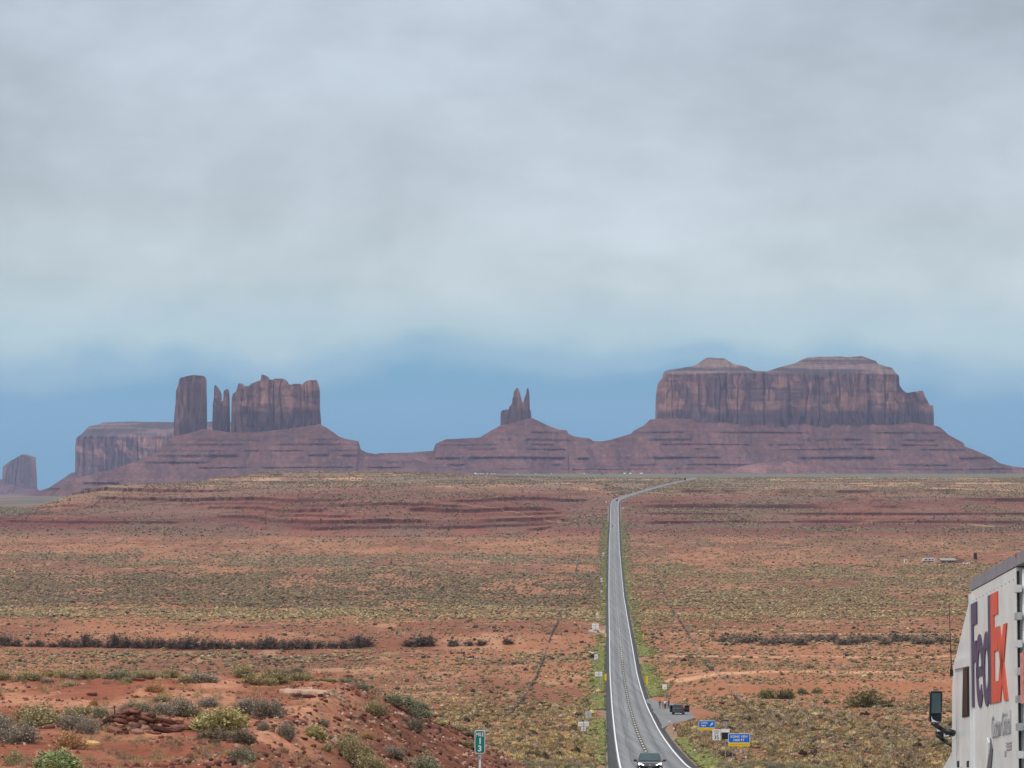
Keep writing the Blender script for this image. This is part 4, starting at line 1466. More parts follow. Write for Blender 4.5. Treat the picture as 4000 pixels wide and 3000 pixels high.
# ------------------------------------------------------------------ larger brush: tamarisk rows and big round bushes
def thicket_mesh(seed, cols, n_branch=70, leaf_n=26, leaf=0.055, up=0.5):
    r = np.random.default_rng(seed)
    el = np.arcsin(r.random(n_branch) ** 0.8)
    az = r.random(n_branch) * 6.283
    ln = (0.72 + 0.34 * r.random(n_branch)) * (0.88 + 0.18 * np.sin(az * 3 + seed))
    d = np.stack([np.cos(el) * np.cos(az) * 0.5, np.cos(el) * np.sin(az) * 0.5, np.sin(el)], -1)
    root = np.stack([(r.random(n_branch) - .5) * .4, (r.random(n_branch) - .5) * .4, np.zeros(n_branch)], -1)
    tip = root * 0.5 + d * ln[:, None]
    b = np.repeat(np.arange(n_branch), leaf_n)
    m = len(b)
    t = 0.18 + 0.85 * r.random(m)
    p = root[b] + (tip[b] - root[b]) * t[:, None] + r.normal(size=(m, 3)) * 0.035
    p[:, 2] = np.maximum(p[:, 2], 0.0)
    ax = d[b] * 2 * up + r.normal(size=(m, 3)) * 0.6
    ax /= np.linalg.norm(ax, axis=1, keepdims=True)
    sv = np.cross(ax, r.normal(size=(m, 3)))
    sv /= np.linalg.norm(sv, axis=1, keepdims=True) + 1e-9
    L = leaf * (0.6 + 0.9 * r.random((m, 1)))
    V = np.stack([p - sv * L * .4, p + sv * L * .4, p + ax * L * 1.5], 1).reshape(-1, 3)
    cb = np.stack(cols)[r.integers(0, len(cols), n_branch)] * (0.7 + 0.6 * r.random((n_branch, 1)))
    Cc = np.repeat(cb[b] * (0.8 + 0.4 * r.random((m, 1))), 3, 0)
    o = mesh_np('crown', V, np.arange(len(V)).reshape(-1, 3), M_leaf, Cc, link=False)
    st = MB()
    for i in range(0, n_branch, 4):
        st.tube(root[i] - np.array([0, 0, .05]), root[i] + (tip[i] - root[i]) * 0.8, 0.014, 0.004, 5, False)
    so = st.build('branches', M_stem)
    C.objects.unlink(so)
    return o.data, so.data


TAM = [thicket_mesh(500 + i, mixc((104, 88, 76), (84, 72, 64), (122, 104, 90))) for i in range(3)]
WSH = [thicket_mesh(510 + i, mixc((124, 108, 94), (104, 92, 80), (138, 124, 104))) for i in range(2)]
JUN = [thicket_mesh(520 + i, mixc((112, 104, 66), (94, 90, 58), (128, 116, 78)), 90, 34, 0.045) for i in range(2)]
GRN = [thicket_mesh(540 + i, mixc((104, 104, 62), (88, 92, 54), (122, 116, 72)), 90, 34, 0.045) for i in range(2)]
big_proto = {}


def place_big(lib, key, px, py, wp, hp, label, group, name, cat):
    X, Y, Z = hit(px, py, 300, 2500)
    i = shrub_rand.randrange(len(lib))
    k = (key, i)
    if k not in big_proto:
        e = bpy.data.objects.new(name, None); C.objects.link(e)
        ch = [bpy.data.objects.new(n, d) for n, d in zip(('crown', 'branches'), lib[i])]
        for c in ch: C.objects.link(c); c.parent = e
        big_proto[k] = (e, ch)
    else:
        p, ch0 = big_proto[k]
        e = p.copy(); C.objects.link(e)
        for c in ch0:
            cc = c.copy(); C.objects.link(cc); cc.parent = e
    e.name = name
    e.location = (X, Y, Z - 0.1)
    e.rotation_euler = (0, 0, shrub_rand.random() * 6.28)
    w, h = wp * Y / F, hp * Y / F
    e.scale = (w, w * 0.8, h)
    tag(e, label, cat, group)


tl = [(20, 2520, 80, 50), (62, 2524, 62, 34), (118, 2526, 50, 22), (155, 2524, 50, 32), (205, 2528, 52, 24), (250, 2526, 66, 42), (300, 2528, 60, 40), (336, 2522, 74, 56), (382, 2526, 60, 40), (425, 2530, 50, 30), (448, 2526, 74, 60),
      (490, 2528, 66, 50), (535, 2530, 66, 42), (580, 2530, 72, 50), (625, 2530, 66, 46), (668, 2532, 72, 42), (715, 2534, 74, 52), (752, 2534, 80, 58), (800, 2536, 72, 50), (846, 2536, 72, 48), (890, 2536, 60, 42), (935, 2536, 66, 40), (975, 2536, 60, 38),
      (1020, 2536, 74, 50), (1062, 2536, 80, 56), (1112, 2538, 72, 50), (1160, 2536, 70, 48), (1198, 2536, 76, 50), (1250, 2534, 66, 36), (1300, 2534, 66, 36), (1345, 2534, 70, 40), (1392, 2532, 84, 58), (1432, 2528, 70, 46)]
for i, (a, b_, c, d_) in enumerate(tl):
    place_big(TAM, 't', a, b_, c * 1.15, d_ * 1.05, 'dark leafless tamarisk in the long row along the wash left of the highway', 'tamarisks along the left wash', 'tamarisk_bush', 'bush')
for i, (a, b_, c, d_) in enumerate([(1600, 2524, 80, 34), (1640, 2524, 90, 54), (1672, 2522, 80, 50), (1770, 2522, 80, 30), (1830, 2520, 60, 22), (1880, 2518, 70, 26), (1985, 2515, 60, 26)]):
    place_big(TAM, 't', a, b_, c, d_, 'dark tamarisk standing apart, between the long row and the highway', 'tamarisks nearer the highway', 'tamarisk_bush', 'bush')
for a in range(2830, 3700, 42):
    b_ = 2512 + shrub_rand.randrange(-9, 10) - (8 if a < 2900 else 0)
    place_big(WSH, 'w', a, b_, 84 + shrub_rand.randrange(30), shrub_rand.choice((32, 38, 44)), 'dusky grey bush in the row along the wash right of the highway', 'brush along the right wash', 'wash_bush', 'bush')
for a, b_, c, d_, l in [(3385, 2764, 212, 94, 'largest round olive bush on the flat in front of the truck mirror'), (2995, 2728, 110, 46, 'left of the two green bushes by the sand track'),
                        (3070, 2730, 110, 52, 'right of the two green bushes by the sand track'), (3135, 2712, 60, 30, 'small green bush beside the two larger ones by the sand track'), (3190, 2708, 66, 26, 'rightmost small green bush by the sand track')]:
    place_big(JUN if c > 200 else GRN, 'j' if c > 200 else 'g', a, b_, c, d_, l, 'large bushes right of the highway', 'round_bush', 'bush')
# dark junipers far out on the green flat
for a, b_ in ((2128, 1848), (2270, 1850), (2312, 1848), (2353, 1854), (1962, 1849), (2640, 1852)):
    X, Y, Z = hit(a, b_, 4600, 8000)
    k = ('j', 0)
    p, ch0 = big_proto[('t', 0)]
    e = p.copy(); C.objects.link(e)
    for c in ch0:
        cc = c.copy(); C.objects.link(cc); cc.parent = e
    e.name = 'distant_tree'
    e.location = (X, Y, Z); e.scale = (7, 7, 3.6)
    tag(e, 'dark tree dot on the green flat below the buttes', 'tree', 'distant trees on the green flat')


# ------------------------------------------------------------------ rocks
def slab(name, c, s, rz, tilt, seed, mat=M_slab, col=None, link=True):
    r = np.random.default_rng(seed)
    n = r.integers(5, 8)
    a = (np.arange(n) + 0.75 * (r.random(n) - 0.5)) * 6.283 / n
    rad = 0.62 + 0.5 * r.random(n)
    o2 = np.stack([np.cos(a) * rad * 0.5, np.sin(a) * rad * 0.5], -1)
    rings = []
    for z, k in ((-0.5, 0.95), (-0.30, 1.0), (0.32, 1.0), (0.5, 0.90)):
        jit = 1 + 0.07 * r.normal(size=n)
        rings.append(np.concatenate([o2 * k * jit[:, None], np.full((n, 1), z) + 0.06 * r.normal(size=(n, 1))], 1))
    V = np.concatenate(rings) * np.array(s)
    q = []
    for j in range(3):
        for i in range(n):
            k = (i + 1) % n
            q.append((j * n + i, j * n + k, (j + 1) * n + k, (j + 1) * n + i))
    T1 = [(0, i + 1, i) for i in range(1, n - 1)]
    T2 = [(3 * n, 3 * n + i, 3 * n + i + 1) for i in range(1, n - 1)]
    M = (Matrix.Rotation(rz, 3, 'Z') @ Matrix.Rotation(tilt[0], 3, 'X') @ Matrix.Rotation(tilt[1], 3, 'Y'))
    V = V @ np.array(M).T
    return V + np.array(c), np.array(q), np.array(T1 + T2)


RC = [srgb(126, 80, 66), srgb(108, 70, 60), srgb(144, 98, 82), srgb(92, 62, 56), srgb(158, 116, 98)]
rr = random.Random(21)
pile = []
for lvl, n, half in ((0, 30, 165), (1, 20, 112), (2, 10, 66), (3, 4, 30)):
    for i in range(n):
        pile.append((565 - 18 * lvl + (i + 0.5) / n * 2 * half - half + rr.uniform(-8, 8), 2868 - rr.uniform(0, 46) if lvl == 0 else 2838, lvl))
gx, gy, gzz = hit(560, 2868, 45, 120)
for i, (px, py, lvl) in enumerate(pile):
    X, Y, Z = hit(px, py, 45, 120)
    w = rr.uniform(0.20, 0.58)
    V, q, t = slab('r', (0, 0, 0), (w, w * 0.75, rr.uniform(0.04, 0.10)), rr.uniform(-1.5, 1.5), (rr.uniform(-.35, .35), rr.uniform(-.4, .4)), 700 + i)
    o = mesh_np('sandstone_slab', V, [q, t], M_slab, np.tile(rr.choice(RC) * 0.75, (len(V), 1)))
    o.location = (X, Y, Z + 0.035 + 0.095 * lvl + rr.uniform(-.02, .03))
    tag(o, f'flat red sandstone slab in the rock pile, {["bottom layer", "second layer", "third layer", "topmost layer"][lvl]}', 'rock', 'slabs heaped in the rock pile')
for i, (px, py, w, lab, colr) in enumerate([(362, 2912, 0.42, 'pale yellow flat stone beside the dry tan bush', srgb(226, 184, 120)), (190, 2846, 0.55, 'long flat red slab under the left end of the grey bush', RC[0]),
                                            (360, 2718, 0.36, 'dark red slab lying on bare ground behind the bank bushes', RC[1]), (1155, 2722, 0.38, 'dark red block under the pale rock ledge', RC[3]), (1205, 2726, 0.34, 'second dark block under the pale rock ledge, right one', RC[3]),
                                            (1393, 2806, 0.22, 'grey stone on the roadcut slope below the round olive bush', srgb(150, 130, 118)), (840, 2905, 0.3, 'dark slab on bare soil under the big yellow bush', RC[3]), (545, 2660, 0.5, 'red ledge slab at the bank crest', RC[0])]):
    X, Y, Z = hit(px, py, 45, 125)
    V, q, t = slab('r', (0, 0, 0), (w, w * 0.6, 0.09), rr.uniform(-.4, .4), (0.05, rr.uniform(-.15, .15)), 760 + i)
    o = mesh_np('loose_stone', V, [q, t], M_slab, np.tile(colr * 0.75, (len(V), 1)))
    o.location = (X, Y, Z + 0.03)
    tag(o, lab, 'rock')
# pale rock ledge capping the roadcut
pts = [hit(px, py, 45, 125) for px, py in ((1085, 2708), (1100, 2700), (1160, 2696), (1215, 2697), (1265, 2704), (1312, 2720), (1286, 2725), (1205, 2714), (1140, 2711))]
fine = []
for a, b_ in zip(pts, pts[1:] + pts[:1]):
    for j in range(4):
        t_ = j / 4
        x_, y_ = a[0] + (b_[0] - a[0]) * t_ + rr.uniform(-.05, .05), a[1] + (b_[1] - a[1]) * t_ + rr.uniform(-.35, .35)
        fine.append((x_, y_, gz(x_, y_)))
pts = fine
lx, ly, lz = [sum(p[i] for p in pts) / len(pts) for i in range(3)]
led = MB()
led.loft([[(p[0] - lx, p[1] - ly, p[2] - lz - .12) for p in pts], [(p[0] - lx, p[1] - ly, p[2] - lz + .02 + .03 * rr.random()) for p in pts], [((p[0] - lx) * .96, (p[1] - ly) * .96, p[2] - lz + .075 + .02 * math.sin(7 * i)) for i, p in enumerate(pts)]])
o = led.build('rock_ledge', pmat('pale_sandstone', (0.42, 0.25, 0.17), 0.9, var=.3, scale=3, bump=.5))
o.location = (lx, ly, lz)
tag(o, 'pale pink sandstone ledge exposed on the bank above the roadcut', 'rock')
# loose chips and stones over bench and cut face
Vs, Qs, Ts, Cs, n0 = [], [], [], [], 0
for i in range(5200):
    y = rr.uniform(52, 112)
    x = rr.uniform(-0.162 * y, 2.2) if rr.random() < 0.45 else rr.uniform(-6, 2.0)
    if rr.random() > (0.35 if x < -6 else 1.0): continue
    w = 0.04 + 0.15 * rr.random() ** 3 + (0.10 * rr.random() ** 2 if x > -5 else 0)
    V, q, t = slab('r', (x, y, 0), (w, w * 0.8, w * rr.uniform(0.25, 0.6)), rr.uniform(0, 6), (rr.uniform(-.3, .3), rr.uniform(-.3, .3) + (.45 if x > -4.5 else 0)), 2000 + i)
    V[:, 2] += gz(x, y) + w * 0.10
    cc = rr.choice(RC + [srgb(186, 150, 130), srgb(204, 170, 146)]) * 0.72
    Vs.append(V); Qs.append(q + n0); Ts.append(t + n0); Cs.append(np.tile(cc, (len(V), 1))); n0 += len(V)
o = mesh_np('stone_rubble', np.concatenate(Vs), [np.concatenate(Qs), np.concatenate(Ts)], M_slab, np.concatenate(Cs))
tag(o, 'loose red stones and chips scattered over the bank', 'rubble', kind='stuff')
n = 15000
cy = 50 + 64 * rng.random(n)
cx2 = (rng.random(n) * 2 - 1) * 0.17 * cy
kp = (cx2 < 2.2) & (fbm(cx2 / 1.6, cy / 4.0, 3, 611) > 0.47)
cx2, cy = cx2[kp], cy[kp]
n = len(cx2)
cw = 0.025 + 0.06 * rng.random(n) ** 2.5
tet = np.array([(-1, -.6, 0), (1, -.5, 0), (.2, .9, 0), (-.3, -.1, .8), (.5, .1, .7)])
tf = np.array([(0, 1, 4), (0, 4, 3), (1, 2, 4), (2, 0, 3), (2, 3, 4)])
ra = rng.random(n) * 6.283
tv = tet[None] * (1 + .35 * rng.normal(size=(n, 5, 1)))
vx = (tv[..., 0] * np.cos(ra)[:, None] - tv[..., 1] * np.sin(ra)[:, None]) * cw[:, None] + cx2[:, None]
vy = (tv[..., 0] * np.sin(ra)[:, None] + tv[..., 1] * np.cos(ra)[:, None]) * cw[:, None] + cy[:, None]
vz = tv[..., 2] * cw[:, None] + ground_z(cx2, cy)[:, None] - .004
cc = np.stack([srgb(120, 76, 62), srgb(96, 62, 54), srgb(150, 104, 86), srgb(190, 150, 128)])[rng.choice(4, n, p=[.4, .3, .2, .1])] * 0.75
o = mesh_np('pebble_gravel', np.stack([vx, vy, vz], -1).reshape(-1, 3), (tf[None] + (np.arange(n) * 5)[:, None, None]).reshape(-1, 3), M_slab, np.repeat(cc, 5, 0))
tag(o, 'small angular pebbles strewn over the red bank', 'gravel', kind='stuff')
# thin black stake
X, Y, Z = hit(450, 2812, 45, 120)
o = MB().tube((0, 0, -0.1), (-0.015, 0, 0.30), 0.014, 0.014, 6).box((-0.015, 0, 0.30), (0.035, 0.02, 0.05)).build('stake', M_black)
o.location = (X, Y, Z)
tag(o, 'thin black stake standing behind the rock pile', 'stake')


# ------------------------------------------------------------------ signs
def rrect(w, h, r, n=4):
    pts = []
    for cx, cz, a0 in ((w / 2 - r, h / 2 - r, 0), (-w / 2 + r, h / 2 - r, 90), (-w / 2 + r, -h / 2 + r, 180), (w / 2 - r, -h / 2 + r, 270)):
        for i in range(n + 1):
            a = R(a0 + 90 * i / n)
            pts.append((cx + r * math.cos(a), cz + r * math.sin(a)))
    return pts


def panel(name, parent, mat, w, h, cx, cz, y, th=0.012, r=0.05):
    return MB().plate([(cx + a, y, cz + b) for a, b in rrect(w, h, r)], (0, th, 0)).build(name, mat, parent)


FACE = Matrix.Rotation(R(90), 4, 'X')        # text plane turned to face the viewer (-Y)


def stext(name, s, mat, parent, cx, cz, y, width=None, height=None, **k):
    return text_mesh(name, s, mat, parent, Matrix.Translation((cx, y, cz)) @ FACE, width, height, **k)


def sign_root(name, X, Y, Z, label, cat='sign', group=None, rz=0.0):
    return tag(empty(name, (X, Y, Z), rz), label, cat, group)


# mile marker in front
mY = 80.0
mX = (1874.5 - 2000) * mY / F
mZ = gz(mX, mY)
e = sign_root('mile_marker', mX, mY, mZ, 'green mile 13 marker on a white post by the roadcut', 'sign', rz=0.0)
ct = -(2898 - YH) * mY / F - mZ
k = mY / F
tilt = 0.02
panel('border', e, M_white, 41 * k, 91 * k, 0, ct, 0.0, 0.008, 0.045)
panel('face', e, M_green, 35.5 * k, 85 * k, 0, ct, -0.006, 0.008, 0.035)
stext('lettering', 'MILE', M_white, e, 0, ct + 29 * k, -0.010, 29 * k, 14 * k, bold=0.02)
stext('lettering', '1', M_white, e, 1.0 * k, ct + 4 * k, -0.010, None, 24 * k, bold=0.03)
stext('lettering', '3', M_white, e, -0.5 * k, ct - 25.5 * k, -0.010, None, 24 * k, bold=0.03)
MB().box((0, 0.03, (ct + 40 * k) / 2 - 0.15), (0.055, 0.012, ct + 40 * k + 0.3)).box((-0.02, 0.042, (ct + 40 * k) / 2 - 0.15), (0.012, 0.03, ct + 40 * k + 0.3)).build('post', M_white, e)
MB().box((-0.02, 0.018, ct - 62 * k), (0.07, 0.012, 0.07)).build('bracket', M_galv, e)
MB().box((0, 0.017, ct - 49 * k), (0.06, 0.014, 0.03)).build('bolt_plate', M_galv, e)

# right-hand group
def sign_at(px, py, h, Ymin=300, Ymax=3000):
    return hit_above(px, py, h, Ymin, Ymax)


def big_blue(px, py, wp, Y, lines, arrow, label):
    X = (px - 2000) * Y / F
    Z = gz(X, Y)
    k = Y / F
    zc = -(py - YH) * k - Z
    e = sign_root('scenic_view_sign', X, Y, Z, label)
    w = wp * k
    hb, hy = w * 0.43, w * 0.155
    panel('border', e, M_white, w, hb, 0, zc + hy / 2, 0.0, 0.02, 0.06)
    panel('face', e, M_blue, w * 0.955, hb - 0.045 * w, 0, zc + hy / 2, -0.012, 0.02, 0.05)
    panel('yellow_plaque', e, M_yellow, w * 0.985, hy, 0, zc - hb / 2 - 0.01, -0.004, 0.02, 0.03)
    MB().box((0, -0.008, zc - hb / 2 - 0.01), (w * 0.8, 0.006, hy * 0.10)).build('plaque_line', pmat('plaque_lettering', (0.55, 0.30, 0.02), 0.6), e)
    if arrow:
        stext('lettering', lines[0], M_white, e, -w * 0.16, zc + hy / 2 + hb * 0.20, -0.018, w * 0.42, hb * 0.25, bold=0.02)
        stext('lettering', lines[1], M_white, e, -w * 0.21, zc + hy / 2 - hb * 0.20, -0.018, w * 0.30, hb * 0.25, bold=0.02)
        a = MB()
        cx, cz, s = w * 0.28, zc + hy / 2, hb * 0.30
        d = Vector((0.7071, 0, 0.7071)); n = Vector((-0.7071, 0, 0.7071))
        c0 = Vector((cx, -0.018, cz))
        pts = [c0 - d * s + n * s * .22, c0 + d * s * .15 + n * s * .22, c0 + d * s * .15 + n * s * .62, c0 + d * s, c0 + d * s * .15 - n * s * .62, c0 + d * s * .15 - n * s * .22, c0 - d * s - n * s * .22]
        a.plate(pts, (0, 0.008, 0)).build('arrow', M_white, e)
    else:
        stext('lettering', lines[0], M_white, e, 0, zc + hy / 2 + hb * 0.17, -0.018, w * 0.80, hb * 0.24, bold=0.02)
        stext('lettering', lines[1], M_white, e, 0, zc + hy / 2 - hb * 0.20, -0.018, w * 0.50, hb * 0.24, bold=0.02)
    for sx in (-1, 1):
        MB().box((sx * w * 0.30, 0.06, (zc + hb * .5) / 2 - 0.2), (0.07, 0.07, zc + hb * .5 + 0.4)).build('post', M_galv, e)


big_blue(2887, 2890, 85, 350.0, ('SCENIC VIEW', '1000 FT'), False, 'larger blue SCENIC VIEW 1000 FT sign with yellow plaque under it')
big_blue(2761.5, 2834, 65, 455.0, ('SCENIC', 'VIEW'), True, 'blue SCENIC VIEW sign with a white arrow near the pull-out')
# speed limit 35
Y = 362.0
k = Y / F
X = (2799 - 2000) * k
Z = gz(X, Y)
zc = -(2870 - YH) * k - Z
e = sign_root('speed_limit_sign', X, Y, Z, 'white SPEED LIMIT 35 sign between the two blue signs')
panel('face', e, M_white, 31.5 * k, 42.5 * k, 0, zc, 0, 0.012, 0.05)
stext('lettering', 'SPEED', M_black, e, 0, zc + 14 * k, -0.006, 22 * k, 6 * k)
stext('lettering', 'LIMIT', M_black, e, 0, zc + 5 * k, -0.006, 18 * k, 6 * k)
stext('lettering', '35', M_black, e, 0, zc - 10 * k, -0.006, 19 * k, 15 * k, bold=0.01)
MB().box((0, 0.04, (zc + 18 * k) / 2 - 0.2), (0.06, 0.05, zc + 18 * k + 0.4)).build('post', M_galv, e)
# radar speed display with solar panel
Y = 356.0
k = Y / F
X = (2833.5 - 2000) * k
Z = gz(X, Y)
z_ = lambda py: -(py - YH) * k - Z
e = sign_root('radar_speed_sign', X, Y, Z, 'black radar speed display with white header and solar panel on top')
panel('header', e, M_white, 33 * k, 14 * k, 0, z_(2854), -0.03, 0.04, 0.02)
panel('display', e, M_black, 29 * k, 26 * k, 0, z_(2874), -0.06, 0.12, 0.03)
panel('bezel', e, M_signback, 33 * k, 30 * k, 0, z_(2873), -0.01, 0.03, 0.03)
MB().box((0, 0.04, (z_(2820)) / 2 - 0.2), (0.11, 0.11, z_(2820) + 0.4)).build('post', M_galv, e)
MB().box((0, 0.0, z_(2815)), (26 * k, 0.62, 0.03), Matrix.Rotation(R(-24), 3, 'X')).build('solar_panel', pmat('solar_cells', (0.05, 0.06, 0.08), 0.2), e)
MB().box((0, 0.30, z_(2830)), (15 * k, 0.2, 12 * k)).build('battery_box', M_signback, e)
MB().box((0, -0.31, z_(2815) + 0.14), (26.5 * k, 0.03, 0.05)).build('panel_rim', M_chrome, e)
# small white speed sign near the pull-out
X, Y, Z = hit_above(2596, 2683, 2.2, 600, 900)
k = Y / F
e = sign_root('small_sign', X, Y, Z, 'small white sign above the people at the pull-out')
zc = -(2683 - YH) * k - Z
panel('face', e, M_white, 17 * k, 20 * k, 0, zc, 0, 0.012, 0.04)
stext('lettering', '45', pmat('grey_lettering', (0.35, 0.35, 0.35), 0.6), e, 0, zc - 4 * k, -0.006, 9 * k, 7 * k)
MB().box((0, 0.04, (zc + 8 * k) / 2 - 0.2), (0.06, 0.05, zc + 8 * k + 0.4)).build('post', M_galv, e)


def backs(px, label, plates, h=2.0, name='road_sign', extra=None, ymin=300):
    """sign facing away: plates are (row, width px, height px, diamond?)"""
    X, Y, Z = hit_above(px, plates[0][0], h, ymin, 3200)
    k = Y / F
    e = sign_root(name, X, Y, Z, label, 'sign', 'signs seen from behind along the left edge')
    top = 0
    for r_, w, hh, dia in plates:
        zc = -(r_ - YH) * k - Z
        top = max(top, zc + hh * k / 2)
        if dia:
            MB().plate([(w * k / 2, 0, zc), (0, 0, zc + hh * k / 2), (-w * k / 2, 0, zc), (0, 0, zc - hh * k / 2)], (0, 0.012, 0)).build('diamond_panel', M_white, e)
        else:
            panel('panel', e, M_white if w > 24 or hh < 20 else M_signback, w * k, hh * k, 0, zc, 0, 0.012, 0.03)
            if w > 10: MB().box((0, -0.02, zc), (w * k * 0.82, 0.02, 0.06)).build('brace', M_galv, e)
    MB().box((0, -0.05, top / 2 - 0.2), (0.07, 0.05, top + 0.4)).build('post', M_galv, e)
    if extra: extra(e, k, Z)
    return e


backs(2279, 'wide white sign with a smaller plate below it, nearest on the left verge', [(2828, 42, 18, False), (2848, 19, 16, False)], 2.5)
backs(2298.5, 'squarish grey sign back just beyond the wide nearest one', [(2788, 23, 26, False)], 2.4) if False else backs(2319 - 21, 'squarish grey sign back just beyond the wide nearest one', [(2790, 23, 26, False)], 2.4)
backs(2338, 'white rectangular sign back beside a yellow marker post', [(2633, 28, 18, False)], 2.2)


def radar(e, k, Z):
    z_ = lambda py: -(py - YH) * k - Z
    panel('display_box', e, M_black, 14 * k, 13 * k, -14 * k, z_(2563), -0.05, 0.1, 0.02)
    MB().box((-14 * k, 0.1, z_(2550)), (10 * k, 0.5, 0.05), Matrix.Rotation(R(20), 3, 'X')).build('solar_panel', M_signback, e)
    MB().box((-14 * k, 0.03, z_(2563) / 2 - .2), (0.09, 0.05, z_(2563) + .4)).build('post', M_galv, e)


backs(2328, 'white sign back with a black display box beside it', [(2565, 15, 18, False)], 2.3, extra=radar)
backs(2326, 'white sign back at the small gravel turnout', [(2444, 27, 17, False)], 2.2)
backs(2334, 'white diamond sign with a small plate under it, first beyond the gravel turnout', [(2400, 13, 13, True), (2411, 10, 6, False)], 2.3)
backs(2349, 'small pale marker between two diamond signs', [(2310, 6, 9, False)], 1.6)
backs(2350, 'far diamond sign with a plate, second beyond the gravel turnout', [(2261, 11, 11, True), (2270, 9, 5, False)], 2.4)
backs(2357, 'farthest diamond sign on the left verge, by the foot of the red ledges', [(2162, 9, 10, True), (2168, 4, 5, False)], 2.3)
backs(2368, 'tiny pale sign at the left of the bend', [(1961, 7, 6, True)], 2.2)
backs(2434, 'tiny pale sign at the right of the bend', [(1985, 7, 7, True)], 2.2)


def yellow_post(px, r0, r1, w, label):
    mid = (r0 + r1) / 2
    X, Y, Z = hit_above(px, mid, 1.5, 500, 1600)
    k = Y / F
    z_ = lambda py: -(py - YH) * k - Z
    e = sign_root('object_marker', X, Y, Z, label, 'marker post', 'yellow markers by the culverts')
    panel('yellow_plate', e, M_yellow, w * k, (r1 - r0) * k, 0, z_(mid), 0, 0.012, 0.03)
    MB().box((0, 0.03, z_(r0) / 2 - .2), (0.06, 0.04, z_(r0) + .4)).build('post', M_yellow, e)


yellow_post(2366, 2474, 2487, 5, 'smaller yellow marker on the left of the road, farther one')
yellow_post(2513, 2475, 2490, 5, 'smaller yellow marker on the right of the road, farther one')
yellow_post(2365.5, 2632, 2658, 8, 'yellow marker on the left verge beside the white rectangular sign')
yellow_post(2527, 2640, 2674, 8, 'tall yellow marker on the right verge before the pull-out')


def delineator(px, top, base_row, mat, label, cap=True, w=5.0):
    X, Y, Z = hit(px, base_row, 300, 900)
    k = Y / F
    h = -(top - YH) * k - Z
    e = sign_root('delineator_post', X, Y, Z, label, 'post', 'delineator posts along the verge')
    MB().box((0, 0, h / 2 - .15), (w * k * .8, 0.03, h + .3)).build('post', mat, e)
    if cap: MB().tube((0, -0.03, h), (0, 0.03, h), 3.6 * k, 3.6 * k, 10).build('reflector', M_white, e)


for a in ((2616, 2818, 2836, 'delineator post at the near corner of the pull-out'), (2632, 2846, 2872, 'delineator post between the pull-out and the blue arrow sign'),
          (2714, 2930, 2954, 'delineator post left of the larger blue sign'), (2913, 2958, 3004, 'delineator post under the right end of the larger blue sign')):
    delineator(a[0], a[1], a[2], M_galv, a[3])
M_gp = pmat('grey_green_post', (0.20, 0.25, 0.22), 0.6)
for a in ((2364, 2930, 3000, 'grey green post on the left verge, nearest one'), (2365, 2842, 2880, 'grey green post on the left verge, middle one'), (2366, 2725, 2752, 'grey green post on the left verge, farthest one')):
    delineator(a[0], a[1], a[2], M_gp, a[3], cap=False, w=4.5)


# ------------------------------------------------------------------ right-of-way fences
def fence(side, y0, y1, label):
    ys = np.arange(y0, y1, 9.0)
    o0 = -21.5 if side < 0 else 22.0
    e = tag(empty('wire_fence', (float(road_x(y0)) + o0, y0, 0)), label, 'fence')
    bx, by = e.location.x, e.location.y
    P_ = [(float(road_x(y)) + o0 - bx, y - by, gz(float(road_x(y)) + o0, y)) for y in ys]
    farm = MB()
    for i, p in enumerate(P_):
        m = MB() if i < 45 else farm
        m.box((p[0], p[1], p[2] + 0.5), (0.08, 0.08, 1.4))
        if i < 45: m.build('fence_post', M_stem, e)
    f = farm.build('fence_posts_distant', M_stem, e)
    f['kind'] = 'stuff'
    w = MB()
    for a, b_ in zip(P_, P_[1:]):
        for h in (0.5, 0.85, 1.2):
            w.tube((a[0], a[1], a[2] + h), (b_[0], b_[1], b_[2] + h), 0.012, 0.012, 3, False)
    w.build('wires', M_galv, e)


fence(-1, 640, 2080, 'long wire fence with dark tumbleweeds left of the highway')
fence(1, 640, 1700, 'long wire fence with dark tumbleweeds right of the highway')


# ------------------------------------------------------------------ cars
def car_paint(name, col):
    return pmat(name, col, 0.30, 0.0, var=0.12, scale=2.0, spec=0.4, coat=0.35)


M_lamp = emat('lit_headlamp', (1.0, 0.98, 0.94), 6.0)
M_tail = pmat('tail_lamp', (0.25, 0.01, 0.01), 0.25)
M_plate = pmat('plate_white', (0.7, 0.7, 0.72), 0.5)
M_grille = pmat('grille_black', (0.01, 0.01, 0.011), 0.3)


